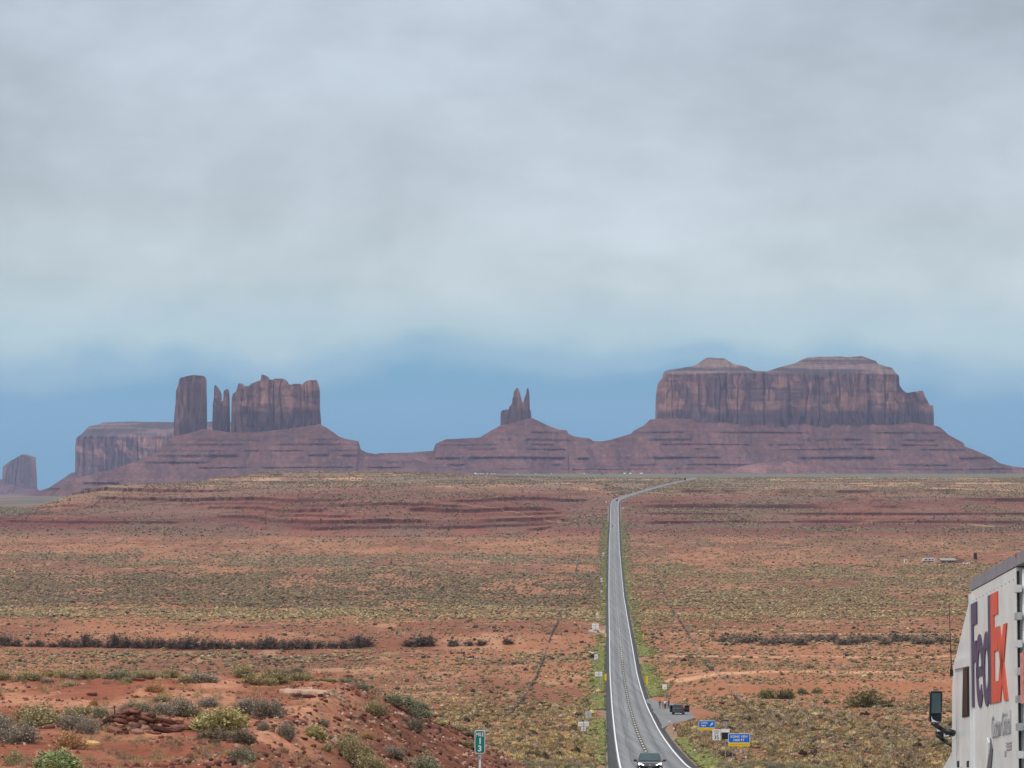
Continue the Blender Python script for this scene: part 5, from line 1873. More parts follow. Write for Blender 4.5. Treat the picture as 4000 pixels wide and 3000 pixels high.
def suv(name, paint, L=4.65, W=1.84, Hh=1.66, lamps=False, doors=False, detail=True):
    """front faces -Y; origin on the ground under the middle"""
    e = empty(name)
    w2, l2 = W / 2, L / 2
    # lower body and bonnet: cross-sections along the length
    def sec(y, zb, zt, hw, tw):
        pts = []
        prof = [(0.78, zb), (0.96, zb + .10), (1.0, zb + .28), (0.985, zt - .22), (tw, zt - .04), (tw * .86, zt)]
        for s in (1, -1):
            for k_, z in (prof if s > 0 else prof[::-1]):
                pts.append((s * hw * k_, y, z))
        return pts
    secs = [sec(-l2, .42, .80, w2 * .84, .80), sec(-l2 + .10, .28, .92, w2 * .93, .86), sec(-l2 + .45, .24, 1.00, w2, .90), sec(-l2 + 1.15, .24, 1.07, w2, .93),
            sec(0, .26, 1.08, w2, .94), sec(l2 - 1.0, .26, 1.10, w2, .94), sec(l2 - .35, .27, 1.10, w2 * .99, .92), sec(l2 - .08, .30, 1.06, w2 * .95, .90), sec(l2, .40, .98, w2 * .90, .86)]
    MB().loft(secs).build('body', paint, e, smooth=False, bevel=0.02, seg=1)
    # cabin shell with pillars
    def cab(y, z, hw): return [(hw, y, z), (-hw, y, z)]
    ya, yb_, yc, yd = -l2 + 1.05, -l2 + 1.78, l2 - .55, l2 - .12
    zb, zt = 1.04, Hh
    cabin = MB()
    cabin.loft([[(w2 * .92, ya, zb), (-w2 * .92, ya, zb), (-w2 * .90, yd, zb), (w2 * .90, yd, zb)],
                [(w2 * .74, yb_, zt - .04), (-w2 * .74, yb_, zt - .04), (-w2 * .72, yc, zt - .05), (w2 * .72, yc, zt - .05)],
                [(w2 * .60, yb_ + .18, zt), (-w2 * .60, yb_ + .18, zt), (-w2 * .60, yc - .12, zt), (w2 * .60, yc - .12, zt)]])
    cabin.build('cabin', paint, e, bevel=0.03, seg=2)
    t0, t1 = 0.10, 0.88
    def mixp(a, b_, t): return tuple(a[i] + (b_[i] - a[i]) * t for i in range(3))
    A0, A1, B0, B1 = (w2 * .92, ya, zb), (-w2 * .92, ya, zb), (w2 * .74, yb_, zt - .04), (-w2 * .74, yb_, zt - .04)
    fr = [mixp(A0, B0, t0), mixp(A1, B1, t0), mixp(A1, B1, .93), mixp(A0, B0, .93)]
    fr = [(p[0] * .88, p[1] - .012, p[2] + .012) for p in fr]
    MB().plate(fr, (0, .01, -.004)).build('windscreen', pmat('teal_windscreen', (0.030, 0.060, 0.070), 0.08, spec=0.45, var=0.2, scale=1.5), e)
    D0, D1, C0, C1 = (w2 * .90, yd, zb), (-w2 * .90, yd, zb), (w2 * .72, yc, zt - .05), (-w2 * .72, yc, zt - .05)
    rw = [mixp(D0, C0, t0), mixp(D1, C1, t0), mixp(D1, C1, t1), mixp(D0, C0, t1)]
    rw = [(p[0] * .86, p[1] + .014, p[2]) for p in rw]
    MB().plate(rw, (0, -.01, 0)).build('rear_window', M_glass, e)
    for s in (1, -1):
        base0, base1 = Vector((s * w2 * .92, ya, zb)), Vector((s * w2 * .90, yd, zb))
        top0, top1 = Vector((s * w2 * .74, yb_, zt - .04)), Vector((s * w2 * .72, yc, zt - .05))
        for f0, f1 in ((.12, .48), (.51, .78), (.81, .95)):
            q = [base0.lerp(base1, f0).lerp(top0.lerp(top1, f0), .14), base0.lerp(base1, f1).lerp(top0.lerp(top1, f1), .14), base0.lerp(base1, f1).lerp(top0.lerp(top1, f1), .86), base0.lerp(base1, f0).lerp(top0.lerp(top1, f0), .86)]
            q = [p + Vector((s * .012, 0, .004)) for p in q]
            MB().plate(q, (-s * .01, 0, 0)).build('side_window', M_glass, e)
        m = MB().box((s * (w2 + .13), ya + .42, 1.10), (.24, .12, .15)).box((s * (w2 + .0), ya + .44, 1.05), (.10, .06, .06))
        m.build('wing_mirror', M_black if not detail else paint, e, bevel=.03)
        for yw in (-l2 + .88, l2 - .92):
            ty = MB().tube((s * (w2 - .22), yw, .34), (s * (w2 + .005), yw, .34), .345, .345, 20).build('wheel', M_rubber, e, bevel=.03)
            rim = MB().tube((s * (w2 - .02), yw, .34), (s * (w2 + .012), yw, .34), .23, .21, 14).build('rim', M_chrome, e)
            rim.parent = ty
        hl = MB().plate([(s * w2 * .50, -l2 - .015, .74), (s * w2 * .88, -l2 + .10, .80), (s * w2 * .90, -l2 + .16, .93), (s * w2 * .80, -l2 + .06, .92), (s * w2 * .46, -l2 - .01, .80)], (0, .05, 0))
        hl.build('headlight', M_lamp if lamps else M_chrome, e)
        fo = MB().tube((s * w2 * .80, -l2 - .005, .50), (s * w2 * .80, -l2 + .08, .50), .065, .065, 10).build('fog_lamp', M_lamp if lamps else M_chrome, e)
        MB().box((s * w2 * .86, l2 - .04, .95), (.16, .16, .24)).build('tail_light', M_tail, e, bevel=.02)
    MB().plate([(-w2 * .48, -l2 - .012, .80), (w2 * .48, -l2 - .012, .80), (w2 * .42, -l2 - .02, .62), (-w2 * .42, -l2 - .02, .62)], (0, .03, 0)).build('grille', M_grille, e)
    MB().box((0, -l2 - .02, .725), (W * .46, .02, .022)).build('grille_bar', M_chrome, e)
    MB().box((0, -l2 - .012, .815), (W * .5, .03, .02)).build('bonnet_trim', M_chrome, e)
    MB().box((0, -l2 - .02, .765), (.16, .025, .055)).build('badge', M_chrome, e, bevel=.01)
    MB().box((0, -l2 + .0, .36), (W * .72, .14, .14)).build('lower_bumper', M_black, e, bevel=.02)
    MB().box((0, -l2 - .025, .50), (.31, .02, .16)).build('licence_plate', M_plate, e)
    MB().box((0, l2 - .02, .44), (W * .88, .16, .26)).build('rear_bumper', M_black, e, bevel=.03)
    MB().box((0, l2 + .03, .62), (W * .80, .06, .055)).build('bumper_strip', M_chrome, e, bevel=.01)
    MB().box((0, l2 + .07, .38), (W * .5, .02, .03)).build('skid_strip', M_chrome, e)
    MB().box((0, l2 + .01, .80), (.32, .03, .15)).build('rear_plate', M_plate if not doors else M_glass, e)
    MB().box((0, l2 + .012, .94), (.14, .03, .09)).build('rear_badge', M_chrome, e, bevel=.02)
    for s in (1, -1):
        MB().tube((s * w2 * .62, yb_ + .25, zt + .03), (s * w2 * .60, yc - .2, zt + .02), .02, .02, 6).build('roof_rail', M_black, e)
    if doors:
        for s in (1, -1):
            for yh, ln, an in (((-l2 + 1.35, 1.02, 62),) if s < 0 else ((-l2 + 1.35, 1.02, 30), (-l2 + 2.45, .86, 22))):
                d = bpy.data.objects.new('open_door', None)
                dm = MB().box((0, ln / 2, .72), (.07, ln, .70)).box((0, .03, 1.30), (.05, .06, .50)).box((0, ln - .03, 1.27), (.05, .06, .44)).box((0, ln / 2, 1.54), (.05, ln, .05))
                do = dm.build('open_door', paint, e, bevel=.02)
                do.location = (s * (w2 + .02), yh, 0)
                do.rotation_euler = (0, 0, -s * R(an))
                g = MB().box((0, ln / 2, 1.30), (.016, ln - .1, .44)).build('door_window', M_glass, do)
    return e


P_dark = car_paint('charcoal_paint', (0.018, 0.019, 0.022))
P_grey = car_paint('dark_graphite_paint', (0.040, 0.038, 0.044))


def slope_rot(Y):
    return math.atan(float(road_z(Y + 5) - road_z(Y - 5)) / 10)


def put_car(e, X, Y, back=False, yaw=0.0):
    e.location = (X, Y, float(road_z(Y)) - 0.06)
    p = slope_rot(Y)
    e.rotation_euler = (p if not back else -p, 0, math.pi * back + yaw)
    e.rotation_mode = 'XYZ'


car = suv('oncoming_car', P_dark, lamps=True)
tag(car, 'dark oncoming car with lit headlights in the near lane of the highway', 'car')
put_car(car, (2537.5 - 2000) * 240 / F, 240.0, False, -0.028)
park = suv('parked_car', P_grey, L=4.8, W=2.0, Hh=1.80, doors=True)
tag(park, 'dark SUV parked on the pull-out with its doors open', 'car')
put_car(park, (2652 - 2000) * 588 / F, 590.0, True, -0.12)
pk = tree_of(car)
for nm, px, Y, o, lab, back in (('distant_car', 2392, 2610, -1.7, 'tiny dark car coming down the far straight of the highway', False), ('distant_car', 2410, 3040, 1.2, 'tiny dark car at the bend of the highway', True)):
    c = copy_tree(car, pk)
    c.name = nm
    put_car(c, float(road_x(Y)) + o, Y, back, 0)
    tag(c, lab, 'car', 'cars far down the highway')
# dark truck near the crest
Y = 4130.0
e = tag(empty('distant_truck', (float(road_x(Y)), Y, float(road_z(Y)) - .05)), 'tiny dark box truck where the highway reaches the plateau', 'truck')
MB().box((0, 0.8, 2.1), (2.5, 6.2, 2.7)).build('cargo_box', P_dark, e, bevel=.05)
MB().box((0, -3.1, 1.5), (2.3, 1.6, 2.0)).build('cab', P_dark, e, bevel=.1)
for s in (-1, 1):
    for y in (-2.8, 1.6, 2.8):
        MB().tube((s * 1.0, y, .5), (s * 1.25, y, .5), .5, .5, 12).build('wheel', M_rubber, e)


# ------------------------------------------------------------------ people at the pull-out
def skin_body(name, joints, edges, radii, mat, parent, sub=1):
    me = bpy.data.meshes.new(name)
    me.from_pydata([Vector(j) for j in joints], edges, [])
    o = bpy.data.objects.new(name, me)
    C.objects.link(o)
    o.parent = parent
    m = o.modifiers.new('skin', 'SKIN')
    m.use_smooth_shade = True
    sk = me.skin_vertices[0].data
    for i, r_ in enumerate(radii):
        sk[i].radius = (r_, r_)
        sk[i].use_root = (i == 0)
    s = o.modifiers.new('sub', 'SUBSURF')
    s.levels = s.render_levels = sub
    me.materials.append(mat)
    return o


M_skin = pmat('skin', (0.42, 0.24, 0.17), 0.6, var=0.08)


def person(X, Y, Z, rz, shirt, pants, hair, label, arms=((.30, .05, 1.12), (-.30, -.02, 1.10)), hands=((.32, -.12, .90), (-.34, -.10, .88)), stride=0.10, lean=0.0, h=1.72):
    e = tag(empty('person', (X, Y, Z), rz), label, 'person', 'people standing at the pull-out')
    s = h / 1.75
    J = [(0, 0, .98), (0, -lean * .4, 1.20), (0, -lean * .8, 1.40), (0, -lean, 1.51), (0, -lean - .01, 1.60), (0, -lean - .02, 1.70)]
    Rr = [.135, .125, .150, .062, .085, .075]
    E = [(0, 1), (1, 2), (2, 3), (3, 4), (4, 5)]
    arms_i = []
    for sgn, el, hd in ((1, arms[0], hands[0]), (-1, arms[1], hands[1])):
        a = len(J)
        J += [(sgn * .19, -lean * .8, 1.42), el, hd]
        Rr += [.062, .046, .032]
        E += [(2, a), (a, a + 1), (a + 1, a + 2)]
        d = (Vector(hd) - Vector(el)).normalized()
        side = d.cross(Vector((0, 1, .3))).normalized()
        k = len(J)
        J.append(tuple(Vector(hd) + d * .075)); Rr.append(.034); E.append((a + 2, k))
        for f, ln in ((-1.5, .060), (-.5, .078), (.5, .082), (1.5, .070)):
            j = len(J)
            J.append(tuple(Vector(J[k]) + d * (ln * .8) + side * f * .017)); Rr.append(.009); E.append((k, j))
        j = len(J)
        J.append(tuple(Vector(hd) + d * .05 + side * .06)); Rr.append(.010); E.append((a + 2, j))
        arms_i.append((a, a + 1))
    for sgn in (1, -1):
        a = len(J)
        J += [(sgn * .10, 0, .90), (sgn * .11, -sgn * stride * .4 - .02, .50), (sgn * .12, -sgn * stride * .5 + .02, .09), (sgn * .13, -sgn * stride * .5 - .14, .04)]
        Rr += [.090, .060, .042, .038]
        E += [(0, a), (a, a + 1), (a + 1, a + 2), (a + 2, a + 3)]
    leg0 = len(J) - 8
    Js = [tuple(c * s for c in j) for j in J]
    skin_body('body', Js, E, [r_ * s for r_ in Rr], M_skin, e)
    tj = [Js[i] for i in (0, 1, 2)] + [Js[arms_i[0][0]], tuple((Vector(Js[arms_i[0][0]]) + Vector(Js[arms_i[0][1]])) / 2), Js[arms_i[1][0]], tuple((Vector(Js[arms_i[1][0]]) + Vector(Js[arms_i[1][1]])) / 2)]
    skin_body('shirt', tj, [(0, 1), (1, 2), (2, 3), (3, 4), (2, 5), (5, 6)], [x * s for x in (.155, .145, .168, .078, .070, .078, .070)], shirt, e)
    pj = [Js[0]] + [Js[leg0], Js[leg0 + 1], Js[leg0 + 2], Js[leg0 + 4], Js[leg0 + 5], Js[leg0 + 6]]
    skin_body('trousers', pj, [(0, 1), (1, 2), (2, 3), (0, 4), (4, 5), (5, 6)], [x * s for x in (.150, .105, .078, .062, .105, .078, .062)], pants, e)
    MB().blob((0, (-lean + .015) * s, 1.715 * s), (.088 * s, .10 * s, .085 * s), 3, 2, .05).build('hair', hair, e, smooth=True)
    for sg in (1, -1):
        MB().blob((sg * .03 * s, (-lean - .098) * s, 1.655 * s), (.011 * s, .008 * s, .008 * s), 1, 1, 0).build('eye', M_black, e)
        MB().blob((sg * .085 * s, (-lean - .01) * s, 1.635 * s), (.012 * s, .02 * s, .03 * s), 1, 1, 0).build('ear', M_skin, e)
    MB().blob((0, (-lean - .102) * s, 1.63 * s), (.014 * s, .02 * s, .022 * s), 1, 1, 0).build('nose', M_skin, e)
    MB().box((0, (-lean - .09) * s, 1.59 * s), (.04 * s, .008 * s, .008 * s)).build('mouth', pmat('lips', (.35, .12, .1), .6), e)
    return e


K = lambda n, c: pmat(n, c, 0.85, var=0.15, scale=8)
cl_black, cl_white, cl_tan, cl_pink, cl_grey, cl_dk = K('black_cloth', (.012, .012, .014)), K('white_cloth', (.72, .70, .68)), K('tan_cloth', (.42, .28, .20)), K('pale_pink_cloth', (.55, .40, .38)), K('grey_cloth', (.28, .25, .24)), K('dark_cloth', (.03, .022, .022))
hair_d, hair_w = K('dark_hair', (.02, .014, .010)), K('white_cap', (.80, .80, .80))
for px, py, rz, sh, pa, ha, lab, kw in (
        (2577, 2770, .6, cl_black, cl_grey, hair_d, 'person in a black top and grey trousers, farthest from the parked SUV', {}),
        (2590, 2770, -.4, cl_tan, cl_tan, hair_w, 'person in tan clothes with a white cap leaning forward', dict(lean=.14, hands=((.22, -.42, 1.15), (-.20, -.40, 1.12)), arms=((.30, -.16, 1.16), (-.28, -.14, 1.14)))),
        (2598, 2771, 2.6, cl_white, cl_dk, hair_d, 'person in a white top and dark trousers in the middle of the group', dict(arms=((.36, -.05, 1.30), (-.30, -.02, 1.12)), hands=((.28, -.24, 1.46), (-.34, -.10, .88)))),
        (2604, 2769, .2, cl_pink, cl_pink, hair_d, 'person in pale pink clothes beside the one in black', {}),
        (2611, 2768, -2.4, cl_black, cl_black, hair_d, 'person dressed all in black, nearest to the parked SUV', dict(h=1.8))):
    X, Y, Z = hit(px, py, 500, 800)
    person(X, Y, float(road_z(Y)) - 0.10, rz, sh, pa, ha, lab, **kw)


# ------------------------------------------------------------------ homestead far right, trailers far off
def at_row(px, py, y0=1200, y1=3200):
    return hit(px, py, y0, y1)


M_wall = pmat('tan_wall', (0.30, 0.23, 0.19), 0.9)
M_roof = pmat('olive_roof', (0.27, 0.24, 0.18), 0.8)
M_rust = pmat('rusty_dark_metal', (0.035, 0.018, 0.015), 0.8, var=.4)
X, Y, Z = at_row(3700, 2199)
k = Y / F
e = tag(empty('ranch_house', (X, Y, Z)), 'long low tan house with an overhanging roof beside the dark water tank', 'house')
MB().box((0, 0, 9 * k / 2), (58 * k, 6, 11 * k)).build('wall', M_wall, e)
MB().plate([(-32 * k, -4.4, 10 * k), (32 * k, -4.4, 10 * k), (30 * k, 0, 17 * k), (-30 * k, 0, 17 * k)], (0, 0, .25)).plate([(-30 * k, 0, 17 * k), (30 * k, 0, 17 * k), (32 * k, 4.4, 10 * k), (-32 * k, 4.4, 10 * k)], (0, 0, .25)).build('roof', M_roof, e)
for i, dx in enumerate((-16, 8, 20)):
    MB().box((dx * k, -3.05, 5 * k), (4 * k, .08, 4 * k)).build('window', M_glass, e)
MB().box((-5 * k, -3.06, 4 * k), (3 * k, .1, 8 * k)).build('door', M_white, e)
X, Y, Z = at_row(3745, 2199)
e = tag(empty('shed', (X, Y, Z)), 'small tan shed with a dark slanted roof joined to the low house', 'shed')
MB().box((0, 0, 5 * k), (30 * k, 5, 12 * k)).build('wall', M_wall, e)
MB().plate([(-17 * k, -3, 17 * k), (17 * k, -3, 12 * k), (17 * k, 3, 12 * k), (-17 * k, 3, 17 * k)], (0, 0, .25)).build('roof', M_rust, e)
X, Y, Z = at_row(3626, 2196)
e = tag(empty('camper_trailer', (X, Y, Z)), 'white camper trailer with dark windows left of the low house', 'trailer')
MB().plate([(a * k, -1.3, b_ * k) for a, b_ in ((-24, 5), (-22, 12), (-14, 17), (22, 17), (25, 14), (25, 4), (-10, 3))], (0, 2.6, 0)).build('body', M_signback, e, bevel=.1)
for a, w in ((-10, 9), (4, 7), (16, 5)):
    MB().box((a * k, -1.33, 11 * k), (w * k, .06, 4 * k)).build('window', M_glass, e)
MB().box((2 * k, -1.28, 3.5 * k), (40 * k, .2, 2.5 * k)).build('skirt', M_rust, e)
for a in (-2, 4):
    MB().tube((a * k, -1.35, 2.4 * k), (a * k, -1.1, 2.4 * k), 2.3 * k, 2.3 * k, 12).build('wheel', M_rubber, e)
X, Y, Z = at_row(3810, 2199)
e = tag(empty('water_tank', (X, Y, Z)), 'tall dark water tank on a pale stand right of the low house', 'tank')
MB().tube((0, 0, 15 * k), (0, 0, 38 * k), 7 * k, 7 * k, 16).build('tank', M_rust, e)
MB().tube((0, 0, 38 * k), (0, 0, 41 * k), 7.3 * k, 2 * k, 16).build('cap', M_rust, e)
MB().box((0, 0, 7 * k), (12 * k, 1.6, 16 * k)).build('stand', M_wall, e)
X, Y, Z = at_row(3537, 2199)
e = tag(empty('outhouse', (X, Y, Z)), 'small white outhouse with a dark doorway, apart from the homestead', 'hut')
MB().box((0, 0, 7 * k), (10 * k, 1.4, 15 * k)).build('wall', M_white, e)
MB().box((1 * k, -.72, 6 * k), (4.5 * k, .06, 11 * k)).build('doorway', M_glass, e)
MB().box((0, 0, 14.6 * k), (11 * k, 1.7, 1 * k)).build('roof', M_signback, e)
X, Y, Z = at_row(3775, 2203)
e = tag(empty('pickup_truck', (X, Y, Z)), 'low white vehicle parked below the water tank', 'car')
MB().box((0, 0, 3.2 * k), (24 * k, 1.8, 4 * k)).build('body', M_white, e, bevel=.15)
MB().box((-3 * k, 0, 6 * k), (9 * k, 1.6, 3 * k)).build('cabin', M_glass, e, bevel=.12)
for a in (-7, 7): MB().tube((a * k, -.95, 1.4 * k), (a * k, -.7, 1.4 * k), 2.2 * k, 2.2 * k, 10).build('wheel', M_rubber, e)

trail = []
for px, py in ((1857, 1842), (1868, 1841), (1878, 1843), (1887, 1848), (1903, 1842), (1920, 1844), (1931, 1841), (2093, 1841), (2154, 1848), (2282, 1851), (2440, 1842), (2462, 1843), (2505, 1844), (2020, 1850)):
    Y = 7300.0 + 60 * (len(trail) % 3)
    X = (px - 2000) * Y / F
    Z = gz(X, Y)
    w = 9.0 if px not in (2440, 2462) else 11.0
    if not trail:
        e = empty('mobile_home', (X, Y, Z))
        MB().box((0, 0, 1.6), (8.0, 4, 3.4)).build('wall', M_white, e)
        MB().plate([(-4.4, -2.4, 3.2), (4.4, -2.4, 3.2), (4.4, 0, 4.6), (-4.4, 0, 4.6)], (0, 0, .2)).plate([(-4.4, 0, 4.6), (4.4, 0, 4.6), (4.4, 2.4, 3.2), (-4.4, 2.4, 3.2)], (0, 0, .2)).build('roof', M_white, e)
        MB().box((1.5, -2.03, 1.7), (1.6, .06, 1.2)).build('window', M_glass, e)
        tk = tree_of(e)
        first = e
    else:
        e = copy_tree(first, tk, (X, Y, Z), 0.3 * (len(trail) % 4))
        if px in (2440, 2462, 2505): e.scale = (1.3, 1, 1)
    e.scale = tuple(v * 0.55 for v in e.scale)
    tag(e, 'tiny white home in the far settlement below the buttes', 'house', 'far white homes on the plain')
    trail.append(e)


# ------------------------------------------------------------------ delivery truck on the right
TD = Vector((0.0292, 1.0, -0.0985)).normalized()
TX0 = 5.044
def side_pt(px, py, out=0.0):
    """point of the truck's left side plane seen at a photograph pixel"""
    u_ = (px - 2000) / F
    y = TX0 / (u_ - 0.0292)
    return Vector((u_ * y - out, y, -(py - YH) / F * y))


O = side_pt(3805, 2265)
Xr = Vector((1, -0.0292, 0)).normalized()
Zu = Xr.cross(TD).normalized()
TM = Matrix((Xr, TD, Zu)).transposed().to_4x4()
TM.translation = O
TI = TM.inverted()
gnd = float(road_z(O.y)) - O.z - 0.08          # ground below the roof corner, in truck space
truck = tag(empty('delivery_truck'), 'white delivery truck with purple and orange lettering at the right edge', 'truck')
truck.matrix_world = Matrix.Translation((O.x, O.y, O.z + gnd)) @ TM.to_3x3().to_4x4()
H0 = -gnd                                        # roof height above the road


def T(px, py, out=0.0):
    v = TI @ side_pt(px, py, out)
    return Vector((v.x, v.y, v.z + H0))


def TX(px, py, x):
    """point of the truck plane at lateral offset x seen at a photograph pixel"""
    c = TI @ Vector((0, 0, 0))
    d = (TI @ Vector(((px - 2000) / F, 1, -(py - YH) / F))) - c
    v = c + d * ((x - c.x) / d.x)
    return Vector((v.x, v.y, v.z + H0))


M_truck = pmat('truck_white_paint', (0.735, 0.775, 0.750), 0.35, var=0.10, scale=1.6, coat=0.2, dirt=(0.63, 0.655, 0.625))
M_cabw = pmat('cab_white_paint', (0.76, 0.80, 0.785), 0.35, var=0.08, scale=1.5, coat=0.3)
M_trim = pmat('truck_bright_trim', (0.78, 0.78, 0.77), 0.35)
M_rail = pmat('roof_rail_grey', (0.24, 0.23, 0.245), 0.5, 0.3, var=.15)
M_purple = pmat('purple_lettering', (0.075, 0.050, 0.095), 0.5, var=0.15)
M_orange = pmat('orange_lettering', (0.62, 0.085, 0.035), 0.5, var=0.10)
M_tint = pmat('brown_tinted_glass', (0.042, 0.028, 0.024), 0.35, spec=0.06)
pl = 5.15        # length of the lettered body panel
W_T = 2.5
# lettered body
MB().box((W_T / 2, -pl / 2, (H0 - 0.16 + 0.85) / 2), (W_T, pl, H0 - 0.16 - 0.85)).build('cargo_body', M_truck, truck, bevel=.03)
MB().box((W_T / 2, -pl / 2 - 1.6, H0 - 0.075), (W_T + .02, pl + 3.3, 0.15)).build('roof_rail', M_rail, truck, bevel=.02)
MB().box((-0.012, -0.035, (H0 - .2 + .85) / 2), (.05, .07, H0 - .2 - .85)).build('corner_trim', M_trim, truck, bevel=.01)
MB().box((W_T / 2, -0.02, H0 - 0.03), (W_T - .1, .12, .10)).build('roof_lip', M_black, truck, bevel=.02)
# rear cargo section behind a row of posts and hinges
MB().box((W_T / 2 + .03, -pl - 2.2, (H0 - 0.2 + 0.85) / 2), (W_T - .06, 4.2, H0 - 0.2 - 0.85)).build('rear_body', M_white, truck, bevel=.03)
MB().box((0.02, -pl - 0.02, (H0 - .2 + .85) / 2), (.03, .022, H0 - .22 - .85)).build('joint_strip', M_black, truck)
for zz in np.arange(1.2, H0 - .3, .34):
    MB().box((0.0, -pl - .16, zz), (.07, .22, .09)).build('hinge', M_signback if int(zz * 10) % 2 else M_galv, truck, bevel=.01)
MB().box((0.0, -pl - .10, H0 - .02), (.05, .07, .05)).build('marker_lamp', pmat('red_lens', (.6, .05, .05), .3), truck, bevel=.02)
MB().box((-0.004, -pl - .55, H0 - 1.55), (.02, .3, .62)).build('red_notice', pmat('faded_red_print', (.55, .22, .18), .7, var=.4, scale=14), truck)
# under-body, wheels
MB().box((W_T / 2, -pl / 2 - 1.2, .70), (1.0, pl + 9, .28)).build('chassis', M_black, truck)
for y in (-pl - .9, -pl - 2.2, 2.6):
    for sx in (0.16, W_T - .16):
        MB().tube((sx - .15, y, .50), (sx + .15, y, .50), .50, .50, 22).build('wheel', M_rubber, truck, bevel=.04)
MB().box((.35, -pl / 2, .62), (.6, 2.0, .55)).build('side_tank', M_chrome, truck, bevel=.12)

yb = -pl - 4.30
for sx in (.10, W_T / 2 + .03):
    MB().box((sx + (W_T - .26) / 4, yb - .02, (H0 - .3 + 1.0) / 2), ((W_T - .26) / 2 - .02, .05, H0 - .35 - 1.0)).build('rear_door', M_white, truck, bevel=.02)
for sx in (.35, W_T / 2 - .16, W_T / 2 + .22, W_T - .35):
    MB().tube((sx, yb - .07, 1.05), (sx, yb - .07, H0 - .4), .018, .018, 8).build('lock_rod', M_galv, truck)
MB().box((W_T / 2, yb - .12, .62), (W_T - .2, .12, .14)).build('rear_bumper', M_galv, truck, bevel=.02)
for sx in (.22, W_T - .22):
    MB().tube((sx, yb - .05, .86), (sx, yb + .05, .86), .06, .06, 12).build('tail_light', M_tail, truck)
# rivets along the lettered panel
rv = MB()
for yy in np.arange(-pl + .25, -.1, .42):
    for zz in (H0 - .30, 1.05):
        rv.box((-.004, yy, zz), (.012, .018, .018))
rv.build('rivets', M_galv, truck)
for yy in (-pl * .5,):
    MB().box((-.003, yy, (H0 - .2 + .9) / 2), (.008, .012, H0 - .3 - .9)).build('panel_seam', M_signback, truck)
# lettering: F e d in purple, E x in orange; s runs rearward from the front of the F, t is height / letter height
p_base = T(3813, 2766)
p_top = T(3817.5, 2355)
LH = p_top.z - p_base.z
s0 = p_base.y
slope_s = (T(3955, 2737).z - p_base.z) / (T(3955, 2737).y - p_base.y)


def letter_pt(s, t):
    return (-0.016, s0 - s, p_base.z + slope_s * (-s) + t * LH)


def solid(mb, pts):
    mb.plate([letter_pt(*p) for p in pts], (0.014, 0, 0))


def strip(mb, cx, cz, rx, rz_, a0, a1, tx, tz, n=26):
    for i in range(n):
        q = []
        for a, kx, kz in ((i, 1, 1), (i + 1, 1, 1), (i + 1, 0, 0), (i, 0, 0)):
            ang = R(a0 + (a1 - a0) * a / n)
            rx_ = rx if kx else rx - tx
            rzz = rz_ if kz else rz_ - tz
            q.append((cx + rx_ * math.cos(ang), cz + rzz * math.sin(ang)))
        solid(mb, q)


mF = MB()
solid(mF, [(0, 0), (.24, 0), (.24, 1), (0, 1)])
solid(mF, [(.24, .79), (.70, .79), (.70, 1), (.24, 1)])
solid(mF, [(.24, .43), (.60, .43), (.60, .63), (.24, .63)])
mF.build('lettering', M_purple, truck)
me_ = MB()
strip(me_, .98, .33, .43, .35, 0, 318, .20, .155)
solid(me_, [(.62, .28), (1.40, .28), (1.40, .37), (.62, .37)])
me_.build('lettering', M_purple, truck)
md = MB()
strip(md, 1.80, .33, .42, .35, 0, 360, .20, .155)
solid(md, [(2.06, 0), (2.38, 0), (2.38, 1), (2.06, 1)])
md.build('lettering', M_purple, truck)
mE = MB()
solid(mE, [(2.385, 0), (2.72, 0), (2.72, 1), (2.385, 1)])
solid(mE, [(2.72, .80), (3.16, .80), (3.16, 1), (2.72, 1)])
solid(mE, [(2.72, .47), (3.10, .47), (3.10, .68), (2.72, .68)])
solid(mE, [(2.72, 0), (3.14, 0), (3.14, .19), (2.72, .19)])
mE.build('lettering', M_orange, truck)
mX = MB()
solid(mX, [(2.98, .68), (3.36, .68), (4.16, 0), (3.76, 0)])
solid(mX, [(3.76, .68), (4.12, .68), (3.36, 0), (2.96, 0)])
mX.build('lettering', M_orange, truck)
# smaller lines of lettering
M_grayl = pmat('grey_lettering_truck', (0.34, 0.34, 0.345), 0.6)
a, b_ = T(3891, 2845), T(3966, 2822)
mid = (a + b_) / 2
ang = math.atan2(b_.z - a.z, -(b_.y - a.y))
TXT = Matrix(((0, 0, -1, 0), (-1, 0, 0, 0), (0, 1, 0, 0), (0, 0, 0, 1)))
text_mesh('small_lettering', 'Custom Critical', M_grayl, truck, Matrix.Translation((-0.012, mid.y, mid.z)) @ TXT @ Matrix.Rotation(ang, 4, 'Z'), abs(b_.y - a.y), .30, shear=0.2)
for i, (r0, r1, y0, y1) in enumerate(((2905, 2911, 3946, 3967), (2917, 2922, 3946, 3968), (2929, 2935, 3948, 3967), (2940, 2960, 3941, 3946))):
    a, b_, c_, d_ = T(y0, r0), T(y1, r0 - 3), T(y1, r1 - 3), T(y0, r1)
    MB().plate([(-.012, p.y, p.z) for p in (a, b_, c_, d_)], (.01, 0, 0)).build('small_print', M_grayl, truck)
# swoosh emblem below
for nm, mt, pts in (('emblem_white', M_trim, [(3872, 2886), (3878, 2905), (3877, 2950), (3870, 3010), (3866, 3010), (3872, 2950), (3870, 2910)]),
                    ('emblem_dark', pmat('emblem_grey', (0.10, 0.10, 0.105), .5), [(3885, 2886), (3893, 2930), (3891, 2965), (3887, 3010), (3872, 3010), (3880, 2965), (3884, 2925)])):
    MB().plate([(-.014, T(a, b_).y, T(a, b_).z) for a, b_ in pts], (.012, 0, 0)).build(nm, mt, truck)

